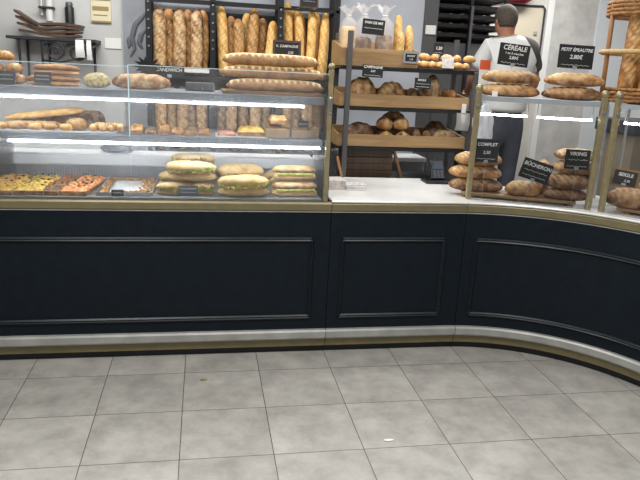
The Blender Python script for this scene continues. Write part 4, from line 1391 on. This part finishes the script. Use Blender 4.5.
bm = nb(); lathe(bm, [(0, .0), (.016, 0), (.019, .06), (.014, .068), (0, .068)], 16, Matrix.Translation((1.655, .915, ZC + .0005)) ); bmesh.ops.translate(bm, vec=(0, 0.02, 0), verts=bm.verts)
tag(obj('white_bottle', bm, 'plastic_white', smooth=40), 'small white plastic bottle behind the card terminal', 'bottle')

# ------------------------------------------------------------------ inside and on top of the curved case
ea = (P2 - P1).normalized(); na = Vector((-ea.y, ea.x)); RA = math.atan2(ea.y, ea.x)
eb = (P4 - P3).normalized(); nbv = Vector((-eb.y, eb.x)); RB = math.atan2(eb.y, eb.x)


def onA(s, d):
    p = P1 + ea * s + na * d
    return p.x, p.y


def onB(s, d):
    p = P3 + eb * s + nbv * d
    return p.x, p.y


ZC2 = .9185
t = thing('slatted_board', 'long slatted wooden board under the loaves inside curved case', 'board', (*onA(.3, .1), ZC2), (0, 0, RA))
for k in range(3):
    bm = nb(); box(bm, -.345, .305, -.055 + .075 * k, .012 + .075 * k, .014, .030, .002); obj('slat', bm, 'wood', t, world=False)
bm = nb()
for x in (-.30, -.02, .26):
    box(bm, x, x + .03, -.05, .155, .0005, .0135)
obj('batten', bm, 'wood_dark', t, world=False)
t = thing('slatted_board', 'wooden board under the single loaf in the right glass bay', 'board', (*onB(.3, .12), ZC2), (0, 0, RB))
for k in range(3):
    bm = nb(); box(bm, -.24, .26, -.06 + .075 * k, .007 + .075 * k, .014, .030, .002); obj('slat', bm, 'wood', t, world=False)
bm = nb()
for x in (-.20, .2):
    box(bm, x, x + .03, -.05, .15, .0005, .0135)
obj('batten', bm, 'wood_dark', t, world=False)

zb = ZC2 + .031
G = 'loaves stacked by the left post of curved case'
zt_ = zb
for i, (dx, L_, m, lab) in enumerate(((-.02, .325, 'crust_case_dark', 'bottom of three brown loaves stacked by the left case post'), (-.03, .315, 'crust_case', 'middle of three brown loaves stacked by the left case post'), (-.02, .28, 'crust_case', 'topmost of three brown loaves stacked by the left case post'))):
    x, y = onA(.055 + dx, .14)
    o = bread('case_loaf', lab, 'bread', (x, y, zt_), (0, 0, RA + .12), m, G, L=L_, W=.125, H=.074, pw=3.4, slashes=5, ang=1.1, sw=.015, sh=.004, lump=.04, seed=60 + i)
    zt_ = loaf_top(o)
x, y = onA(.308, .11)
bread('case_loaf', 'low brown loaf lying alone between the two stacks in curved case', 'bread', (x, y, zb), (0, 0, RA + .05), 'crust_case', None, L=.205, W=.12, H=.082, pw=3, slashes=5, ang=1.1, sw=.014, seed=64)
G = 'loaves stacked by the right posts of curved case'
zt_ = zb
for i, (s, d, L_, H_, m, lab) in enumerate(((.55, .11, .26, .060, 'crust_case_dark', 'lowest dark loaf of the stack by the double posts'), (.55, .105, .26, .085, 'crust_case_dark', 'big slashed loaf second from bottom of the stack by double posts'), (.575, .125, .25, .07, 'crust_case', 'third loaf up in the stack by double posts'), (.58, .13, .25, .062, 'crust_flour', 'topmost pale loaf of the stack by double posts'))):
    x, y = onA(s, d)
    o = bread('case_loaf', lab, 'bread', (x, y, zt_), (0, 0, RA + .04 * (i - 1)), m, G, L=L_, W=.12, H=H_, pw=3, slashes=5, ang=1.2, sw=.014, sh=.005, lump=.04, seed=70 + i)
    zt_ = loaf_top(o)
x, y = onA(.425, .275)
for i in range(2):
    bread('case_loaf', ('lower', 'upper')[i] + ' loaf seen end-on just left of the stack by double posts', 'bread', (x, y, zb + .104 * i), (0, 0, RA + 1.57), 'crust_case', G, L=.17, W=.085, H=.095, pw=2.6, slashes=3, ang=.8, sw=.014, seed=75 + i)
x, y = onB(.125, .12)
bread('case_loaf', 'large brown loaf on the board in the right glass bay', 'bread', (x, y, zb), (0, 0, RB + .35), 'crust_case_dark', None, L=.30, W=.15, H=.105, pw=2.8, slashes=6, ang=1.1, sw=.015, seed=78)
x, y = onB(.06, .30)
bread('case_loaf', 'small loaf end peeping out behind the right glass bay posts', 'bread', (x, y, zb), (0, 0, RB + .2), 'crust_case', None, L=.18, W=.10, H=.12, pw=2.6, slashes=3, ang=.8, sw=.014, seed=79)

x, y = onA(.08, .028)
sign('price_sign', 'slate sign in front of the top loaf by left case post', (x, y, ZC2 + .013), -.2, .135, .135, [('COMPLET', 0, .76, .026), ('2,50', 0, .42, .024), ('~10', 0, .15, .006)], lean=.02, pin=.205)
x, y = onA(.318, .028)
sign('price_sign', 'tilted slate sign standing behind the single low loaf', (x, y, ZC2 + .013), -.22, .175, .115, [('BÛCHERON', 0, .74, .030), ('~12', 0, .45, .010), ('~14', 0, .2, .006)], lean=.02, roll=.27, pin=.125)
x, y = onA(.578, .030)
sign('price_sign', 'slate sign in front of the upper loaves by the double posts', (x, y, ZC2 + .013), -.3, .135, .11, [('VIKING', 0, .78, .028), ('~12', 0, .48, .010), ('~14', 0, .15, .006)], lean=.02, pin=.205)
x, y = onB(.03, .20)
sign('price_sign', 'wood-framed slate sign behind the loaf in right glass bay', (x, y, zb + .085), -.5, .125, .082, [('SEIGLE', 0, .72, .027), ('2,30', .1, .32, .018)], lean=.15, roll=.12, frame='wood_dark', pin=.02)
x, y = onA(.63, .32)
sign('price_sign', 'blank dark sign seen between the double posts', (2.36, .26, .933), -.3, .11, .07, [], lean=.05, pin=.11)

# loaves on the top shelf
G = 'loaves on top of the curved case'
za = ZT + .005
tops = []
for i, (s, d, L_, m, lab) in enumerate(((.165, .085, .335, 'crust_case', 'lower of two oval loaves under the left sign on curved case top'), (.165, .095, .325, 'crust_case', 'upper of two oval loaves, under the left sign on curved case top'), (.507, .085, .335, 'crust_case_dark', 'lower of two oval loaves under the right sign on curved case top'), (.507, .095, .325, 'crust_case', 'upper of two oval loaves under the right sign on curved case top'))):
    x, y = onA(s, d)
    o = bread('oval_loaf', lab, 'bread', (x, y, za if i % 2 == 0 else tops[-1]), (0, 0, RA + .02), m, G, L=L_, W=.15, H=.070, pw=2.8, slashes=6, ang=1.1, sw=.017, sh=.005, lump=.04, seed=80 + i)
    tops.append(loaf_top(o))
x, y = onA(.165, .10)
sign('price_sign', 'black slate sign pinned into the left oval loaves on top of curved case', (x, y, tops[1] + .010), -.1, .178, .120, [('CÉRÉALE', 0, .80, .035), ('1 ou 2 tranches', 0, .56, .017), ('2,80€', 0, .36, .023), ('~18', 0, .12, .008)], lean=.06, roll=.08, pin=.012)
x, y = onA(.50, .10)
sign('price_sign', 'black slate sign pinned into the right oval loaves on top of curved case', (x, y, tops[3] + .010), -.15, .198, .126, [('PETIT ÉPEAUTRE', 0, .78, .0242), ('2,80€', 0, .48, .030), ('~18', 0, .14, .008)], lean=.06, roll=.02, pin=.012)
x, y = onA(.085, .012)
bm = nb(); box(bm, -.016, .016, -.004, .004, 0, .028, .001, Matrix.Translation((x, y - .004, ZT + .005)) @ Matrix.Rotation(RA, 4, 'Z')); tag(obj('price_tag', bm, 'paper'), 'tiny white tag on the shelf edge below left oval loaf', 'price tag')

x, y = onA(.02, .22)
t = thing('leaflet', 'orange and white leaflet standing behind the left oval loaves', 'leaflet', (x, y, ZT + .0005), (-.08, 0, RA + .3))
bm = nb(); box(bm, -.032, .032, 0, .006, 0, .205); obj('card', bm, 'paper', t, world=False)
bm = nb(); box(bm, -.032, .032, -.001, -.0002, .15, .205); obj('printed_band', bm, 'orange', t, world=False)
bm = nb(); box(bm, 1.85, 1.935, 1.953, 1.9695, 1.925, 1.995, .004); tag(obj('wall_switch', bm, 'white'), 'white switch box on the dark wall edge beside the back rack', 'switch')

# wicker basket of baguettes
bx, by, bz = 2.535, .15, ZT + .005
t = thing('wicker_basket', 'tall wicker basket with cane poles holding baguettes at far right', 'basket', (bx, by, bz))
bm = nb()
n = 36
for lay in range(4):
    z = bz + .012 + .020 * lay
    tube(bm, [((bx + (.182 + .003 * lay + .006 * (1 if (q + lay) % 2 else -1)) * math.cos(2 * PI * q / n)), by + (.182 + .003 * lay + .006 * (1 if (q + lay) % 2 else -1)) * math.sin(2 * PI * q / n), z) for q in range(n)], .0105, 6, closed=True)
obj('woven_wall', bm, 'wicker', t, smooth=True)
bm = nb(); lathe(bm, [(0, 0), (.178, 0), (.178, .012), (0, .012)], 28, Matrix.Translation((bx, by, bz))); obj('bottom', bm, 'wicker', t, smooth=40)
bm = nb(); tube(bm, [(bx + .232 * math.cos(2 * PI * q / 30), by + .232 * math.sin(2 * PI * q / 30), bz + .272) for q in range(30)], .013, 8, closed=True); obj('rope_rim', bm, 'rope', t, smooth=True)
for a in (172, 60, 15, 250, 320):
    c, s = math.cos(math.radians(a)), math.sin(math.radians(a))
    bm = nb(); tube(bm, [(bx + .212 * c, by + .212 * s, bz + .002), (bx + .216 * c, by + .216 * s, bz + .27), (bx + .222 * c, by + .222 * s, bz + .66)] if a in (172, 60, 15) else [(bx + .212 * c, by + .212 * s, bz + .002), (bx + .22 * c, by + .22 * s, bz + .262)], .013, 8)
    obj('cane_pole', bm, 'pole', t, smooth=True)
bm = nb()
for lay in range(4):
    tube(bm, [(bx + (.222 + .004 * ((q + lay) % 2)) * math.cos(2 * PI * (q / 40) * .72 - .35), by + (.222 + .004 * ((q + lay) % 2)) * math.sin(2 * PI * (q / 40) * .72 - .35), bz + .470 + .020 * lay) for q in range(41)], .0105, 6)
obj('upper_band', bm, 'wicker', t, smooth=True)
for i, (x, y, ln, fw_, L_) in enumerate(((bx - .130, by - .02, .03, .0, .47), (bx - .060, by - .085, .12, .0, .50), (bx + .036, by - .090, .11, .0, .50), (bx + .112, by - .015, .10, 0, .50), (bx - .03, by + .07, .10, .02, .50), (bx + .07, by + .08, .12, .02, .50))):
    standing('basket_baguette', 'dark golden baguette leaning in the wicker basket, ' + ('at the left pole', 'leaning right in front', 'third from the left pole', 'at the right picture edge', 'back row left', 'back row right')[i], (x, y, bz + .026), (ln, fw_), .05 * i, 'crust_left', 'baguettes in the wicker basket', L=L_, W=.088, H=.075, bend=.006, pw=5, slashes=6, ang=1.8, sw=.016, seed=90 + i % 3)

# white plastic bag hanging behind the curved case
bm = nb()
rr = random.Random(31)
n = 44
rings = []
cxb, cyb = 1.905, .78
for k in range(19):
    u = k / 18
    r = .012 + .048 * min(1, u * 2.2) * (1 if u < .8 else 1 - (u - .8) * 1.2)
    ring = []
    for q in range(n):
        a = 2 * PI * q / n
        f = 1 + .42 * noise.noise(Vector((2.2 * math.cos(a), 2.2 * math.sin(a), u * 2.5))) + .22 * abs(math.sin(a * 3.5 + u * 2)) - .1
        drop = -.055 * abs(math.cos(a)) ** 1.5 * max(0, u - .55) * 2
        ring.append(bm.verts.new((cxb + r * f * math.cos(a), cyb + .6 * r * f * math.sin(a), 1.455 - .215 * u + drop)))
    rings.append(ring)
for A, B in zip(rings, rings[1:]):
    for q in range(n):
        bm.faces.new((A[q], A[(q + 1) % n], B[(q + 1) % n], B[q]))
bm.faces.new(rings[0][::-1]); bm.faces.new(rings[-1])
t = thing('plastic_bag', 'crumpled white plastic bag hanging behind the left end of curved case', 'plastic bag', (cxb, cyb, 1.455))
obj('bag', bm, 'bag_film', t, smooth=50)
bm = nb(); tube(bm, [(1.815, .695, 1.478), (1.85, .74, 1.475), (1.905, .78, 1.452)], .004, 6); obj('loop', bm, 'plastic_white', t, smooth=True)

# ------------------------------------------------------------------ back room
t = thing('tray_rack', 'dark tall baker rack with shelves against the back of the room', 'rack', (2.44, 2.62, .28))
for x in (2.10, 2.42, 2.74):
    for y in (2.45, 2.80):
        bm = nb(); box(bm, x - .014, x + .014, y - .014, y + .014, .28, 2.60); obj('upright', bm, 'black', t)
bm = nb(); box(bm, 2.10, 2.74, 2.815, 2.83, .28, 2.6); obj('gap_backing', bm, 'black', t)  # dark sheet added behind the trays so the gaps look black
for z in (1.95, 2.03, 2.11, 2.19, 2.27, 2.35):
    for x in (2.10, 2.42, 2.74):
        bm = nb(); box(bm, x - .024, x + .024, 2.464, 2.786, z - .012, z - .001); obj('runner', bm, 'rack_grey', t)
for x in (2.418,):
    bm = nb(); box(bm, x - .012, x + .012, 2.41, 2.434, 1.80, 2.21); obj('front_bar', bm, 'rack_grey', t)
for i, z in enumerate((1.95, 2.03, 2.11, 2.19, 2.27, 2.35)):
    for side, (x0, x1) in enumerate(((2.118, 2.402), (2.438, 2.722))):
        t = thing('baking_tray', 'dark wavy baking tray in the back rack, %s column, %s' % (('left', 'right')[side], ('lowest', 'second from bottom', 'third from bottom', 'third from top', 'second from top', 'topmost')[i]), 'tray', ((x0 + x1) / 2, 2.62, z), (0, 0, 0), 'baking trays in the back rack')
        bm = nb()
        nx = 20
        A, B = [], []
        for k in range(nx + 1):
            x = x0 + (x1 - x0) * k / nx
            zz = z + .018 + .010 * math.sin(k / nx * PI * 5 + i) + .006 * math.sin(k * .9 + side)
            A.append((bm.verts.new((x, 2.44, zz)), bm.verts.new((x, 2.78, zz))))
            B.append((bm.verts.new((x, 2.44, z)), bm.verts.new((x, 2.78, z))))
        for k in range(nx):
            bm.faces.new((A[k][0], A[k + 1][0], A[k + 1][1], A[k][1]))
            bm.faces.new((B[k][1], B[k + 1][1], B[k + 1][0], B[k][0]))
            bm.faces.new((B[k][0], B[k + 1][0], A[k + 1][0], A[k][0]))
            bm.faces.new((A[k][1], A[k + 1][1], B[k + 1][1], B[k][1]))
        bm.faces.new((A[0][0], A[0][1], B[0][1], B[0][0])); bm.faces.new((A[nx][1], A[nx][0], B[nx][0], B[nx][1]))
        obj('tray_sheet', bm, 'tray_sheet', t, smooth=40)
        bm = nb(); box(bm, x0, x1, 2.4385, 2.4395, z + .001, z + .028); obj('front_lip', bm, 'black', t)
bm = nb(); box(bm, 2.13, 2.72, 2.47, 2.77, .281, 1.90, .01); tag(obj('grey_bin', bm, plain('grey_box', (92, 92, 94), .6)), 'grey cupboard under the baking trays in the back rack', 'cupboard')

bm = nb(); box(bm, 3.58, 3.65, 3.26, 3.30, .28, 2.95); struct('trim_2', bm, 'white')
bm = nb(); box(bm, 3.65, 4.15, 3.27, 3.30, .28, 2.95); struct('door_1', bm, 'mottled')
bm = nb(); box(bm, 4.15, 4.60, 3.24, 3.30, .28, 2.95); struct('trim_3', bm, plain('cool_white_paint', (206, 210, 212), .6))
t = thing('framed_board', 'beige notice board in a thin dark metal frame on the back wall', 'notice board', (3.36, 3.29, 1.75))
bm = nb(); box(bm, 3.14, 3.54, 3.285, 3.298, 1.72, 2.33); obj('board', bm, plain('beige_board', (196, 186, 166), .8), t)
bm = nb(); tube(bm, [(3.12, 3.275, 1.70), (3.12, 3.275, 2.31), (3.14, 3.275, 2.335), (3.53, 3.275, 2.345), (3.556, 3.275, 2.32), (3.556, 3.275, 1.70)], .010, 8, closed=True); obj('metal_frame', bm, 'iron', t, smooth=40)
bm = nb(); box(bm, 3.46, 3.50, 3.27, 3.284, 2.06, 2.10, .004); obj('catch', bm, 'silver', t)
bm = nb(); box(bm, 3.06, 3.34, 3.10, 3.24, 2.355, 2.60, .05); bmesh.ops.subdivide_edges(bm, edges=bm.edges[:], cuts=2)
for v in bm.verts:
    v.co += Vector((1, 1, 1)) * .02 * noise.noise(v.co * 9)
t = thing('red_bag', 'dark red cloth bag hanging on the back wall above the person', 'bag', (3.2, 3.25, 2.6))
obj('bag_body', bm, 'red', t, smooth=True)
bm = nb(); tube(bm, [(3.14, 3.17, 2.59), (3.17, 3.22, 2.72), (3.20, 3.295, 2.76), (3.23, 3.22, 2.72), (3.26, 3.17, 2.59)], .010, 8); obj('handle', bm, 'red', t, smooth=True)
t = thing('service_cabinet', 'dark topped cabinet seen through the right glass bay', 'cabinet', (4.0, 1.7, .28))
bm = nb(); box(bm, 3.50, 4.50, 1.45, 1.95, .28, 1.22, .005); obj('cabinet_body', bm, plain('taupe_board', (128, 116, 100), .6), t)
bm = nb(); box(bm, 3.47, 4.53, 1.42, 1.97, 1.221, 1.33, .008); obj('top_board', bm, plain('charcoal_top', (46, 48, 56), .5), t)


# ------------------------------------------------------------------ the person behind the counter
def skin_mesh(name, verts, edges, radii, m, parent, sub=2, root=0):
    me = bpy.data.meshes.new(name)
    me.from_pydata(verts, edges, [])
    o = bpy.data.objects.new(name, me)
    C.objects.link(o)
    md = o.modifiers.new('skin', 'SKIN')
    md.use_smooth_shade = True
    for i, r in enumerate(radii):
        rr_ = r if isinstance(r, tuple) else (r, r)
        me.skin_vertices[0].data[i].radius = rr_
        me.skin_vertices[0].data[i].use_root = (i == root)
    sd = o.modifiers.new('sub', 'SUBSURF')
    sd.levels = sub
    sd.render_levels = sub
    dg = bpy.context.evaluated_depsgraph_get()
    me2 = bpy.data.meshes.new_from_object(o.evaluated_get(dg))
    o.modifiers.clear()
    o.data = me2
    me2.materials.clear()
    me2.materials.append(M[m])
    for p in me2.polygons:
        p.use_smooth = True
    o.parent = parent
    WM[o] = WM[parent].copy()
    return o


PX, PY, PZ = 2.545, 1.85, .28
man = thing('person', 'person seen from behind in a white and dark grey t-shirt working at the back', 'person', (PX, PY, PZ), (0, 0, .10))
V = [(0, 0, .98), (0, .0, 1.16), (0, -.01, 1.36), (0, -.005, 1.53), (-.015, .02, 1.625), (-.03, .04, 1.675), (-.04, .055, 1.735), (-.045, .06, 1.82),
     (.10, .0, .90), (.105, .02, .50), (.11, -.02, .09), (.115, .13, .04),
     (-.10, .0, .90), (-.105, .02, .50), (-.11, -.02, .09), (-.115, .13, .04),
     (.185, .01, 1.57), (.262, .0, 1.29), (.232, .22, 1.17), (.222, .27, 1.155),
     (-.185, .03, 1.57), (-.235, .14, 1.33), (-.15, .36, 1.22), (-.14, .41, 1.21)]
Eg = [(0, 1), (1, 2), (2, 3), (3, 4), (4, 5), (5, 6), (6, 7), (0, 8), (8, 9), (9, 10), (10, 11), (0, 12), (12, 13), (13, 14), (14, 15), (3, 16), (16, 17), (17, 18), (18, 19), (3, 20), (20, 21), (21, 22), (22, 23)]
Rd = [(.15, .11), (.135, .10), (.16, .11), (.15, .10), .054, .058, (.086, .10), (.078, .092), .085, .058, .042, .04, .085, .058, .042, .04, .060, .046, .031, .033, .060, .046, .031, .033]
body = skin_mesh('body', V, Eg, Rd, 'skin', man)
# hands with fingers
for sgn, wr, dr in ((1, Vector((.222, .27, 1.155)), Vector((-.35, .9, -.25))), (-1, Vector((-.14, .41, 1.21)), Vector((.3, .9, -.25)))):
    d = dr.normalized()
    side = d.cross(Vector((0, 0, 1))).normalized()
    v = [tuple(wr + d * .01)]
    e = []
    r = [(.026, .018)]
    v.append(tuple(wr + d * .055)); e.append((0, 1)); r.append((.034, .016))
    for f in range(4):
        off = (f - 1.5) * .019
        ln = (.062, .074, .070, .055)[f]
        b0 = len(v)
        v.append(tuple(wr + d * .085 + side * off)); e.append((1, b0)); r.append(.0095)
        v.append(tuple(wr + d * (.085 + ln * .5) + side * off * 1.05 - Vector((0, 0, .012)))); e.append((b0, b0 + 1)); r.append(.0085)
        v.append(tuple(wr + d * (.085 + ln * .85) + side * off * 1.05 - Vector((0, 0, .036)))); e.append((b0 + 1, b0 + 2)); r.append(.007)
    b0 = len(v)
    v.append(tuple(wr + d * .045 - side * sgn * .036)); e.append((0, b0)); r.append(.011)
    v.append(tuple(wr + d * .085 - side * sgn * .05 - Vector((0, 0, .02)))); e.append((b0, b0 + 1)); r.append(.009)
    skin_mesh('hand', v, e, r, 'skin', body, sub=1)
# face, ears and hair on the head
hc = Vector((-.0425, .06, 1.785))
bm = nb()
for s in (-1, 1):
    ball(bm, (hc.x + s * .080, hc.y - .01, hc.z - .005), .028, 2, (.35, .7, 1.1))
obj('ear', bm, 'skin', body, world=False, smooth=True)
bm = nb(); ball(bm, (hc.x, hc.y + .10, hc.z - .015), .02, 2, (.8, 1.0, 1.5)); obj('nose', bm, 'skin', body, world=False, smooth=True)
bm = nb()
for s in (-1, 1):
    ball(bm, (hc.x + s * .033, hc.y + .086, hc.z + .015), .010, 2)
obj('eye', bm, 'plastic_black', body, world=False, smooth=True)
bm = nb(); ball(bm, (hc.x, hc.y + .084, hc.z - .062), .02, 2, (1.2, .5, .35)); obj('mouth', bm, 'ham', body, world=False, smooth=True)
bm = nb(); ball(bm, (hc.x, hc.y - .008, hc.z + .015), .104, 4, (.86, 1.0, 1.06))
dele = [v for v in bm.verts if (v.co.y > hc.y + .055 and v.co.z < hc.z + .075) or v.co.z < hc.z - .058 - (.0 if v.co.y < hc.y - .03 else -.045)]
bmesh.ops.delete(bm, geom=dele, context='VERTS')
bmesh.ops.solidify(bm, geom=bm.faces[:], thickness=.012)
obj('hair', bm, 'hair', man, world=False, smooth=True)
# clothes
V = [(0, 0, 1.05), (0, 0, 1.10), (0, .0, 1.22), (0, -.01, 1.38), (0, -.005, 1.51), (-.02, .018, 1.655), (.178, .01, 1.568), (.248, .0, 1.375), (-.178, .03, 1.568), (-.232, .10, 1.385)]
Eg = [(0, 1), (1, 2), (2, 3), (3, 4), (4, 5), (4, 6), (6, 7), (4, 8), (8, 9)]
Rd = [(.20, .15), (.205, .15), (.20, .145), (.215, .145), (.205, .145), (.098, .094), (.102, .088), (.085, .076), (.102, .088), (.085, .076)]
tee_m = bpy.data.materials.new('two_tone_cotton'); tee_m.use_nodes = True
M['tee2'] = tee_m
nt = tee_m.node_tree
bs = nt.nodes['Principled BSDF']; bs.inputs['Roughness'].default_value = .9
tc = nt.nodes.new('ShaderNodeTexCoord'); sx = nt.nodes.new('ShaderNodeSeparateXYZ'); nt.links.new(tc.outputs['Object'], sx.inputs[0])
# dark raglan band over the right shoulder, beyond a slanted seam
ab = nt.nodes.new('ShaderNodeMath'); ab.operation = 'MULTIPLY_ADD'; ab.inputs[1].default_value = 1.0; ab.inputs[2].default_value = 0.0; nt.links.new(sx.outputs[0], ab.inputs[0])
mz = nt.nodes.new('ShaderNodeMath'); mz.operation = 'MULTIPLY'; mz.inputs[1].default_value = .62; nt.links.new(sx.outputs[2], mz.inputs[0])
ad = nt.nodes.new('ShaderNodeMath'); ad.operation = 'ADD'; nt.links.new(ab.outputs[0], ad.inputs[0]); nt.links.new(mz.outputs[0], ad.inputs[1])
g1 = nt.nodes.new('ShaderNodeMath'); g1.operation = 'GREATER_THAN'; g1.inputs[1].default_value = 1.095; nt.links.new(ad.outputs[0], g1.inputs[0])
mx = nt.nodes.new('ShaderNodeMix'); mx.data_type = 'RGBA'; nt.links.new(g1.outputs[0], mx.inputs['Factor']); mx.inputs['A'].default_value = lin((222, 222, 220)); mx.inputs['B'].default_value = lin((78, 74, 76))
nt.links.new(mx.outputs['Result'], bs.inputs['Base Color'])
skin_mesh('t_shirt', V, Eg, Rd, 'tee2', man)
V = [(0, 0, 1.17), (0, 0, 1.02), (.10, .0, .86), (.108, .02, .52), (.112, -.02, .08), (-.10, .0, .86), (-.108, .02, .52), (-.112, -.02, .08)]
Eg = [(0, 1), (1, 2), (2, 3), (3, 4), (1, 5), (5, 6), (6, 7)]
Rd = [(.165, .125), (.175, .13), .10, .078, .068, .10, .078, .068]
skin_mesh('trousers', V, Eg, Rd, 'trousers', man, root=1)
for s in (-1, 1):
    bm = nb(); ball(bm, (s * .115, .07, .042), .05, 3, (1.0, 2.5, .84))
    for v in bm.verts:
        v.co.z = max(v.co.z, .001)
    obj('shoe', bm, 'shoe', man, world=False, smooth=True)

# small litter on the tiles
bm = nb(); ball(bm, (.0, 0, .004), .014, 2, (1.4, .7, .25)); o = obj('floor_scrap', bm, plain('dry_leaf_scrap', (150, 140, 70), .8), smooth=True); o.location = (.10, -.09, 0); tag(o, 'tiny yellowish scrap lying on tile near the counter', 'scrap')
bm = nb(); ball(bm, (.0, 0, .003), .02, 2, (1.3, .5, .12)); o = obj('paper_scrap', bm, 'paper', smooth=True); o.location = (.93, -.745, 0); tag(o, 'tiny white paper scrap on a grout line of the floor', 'scrap')
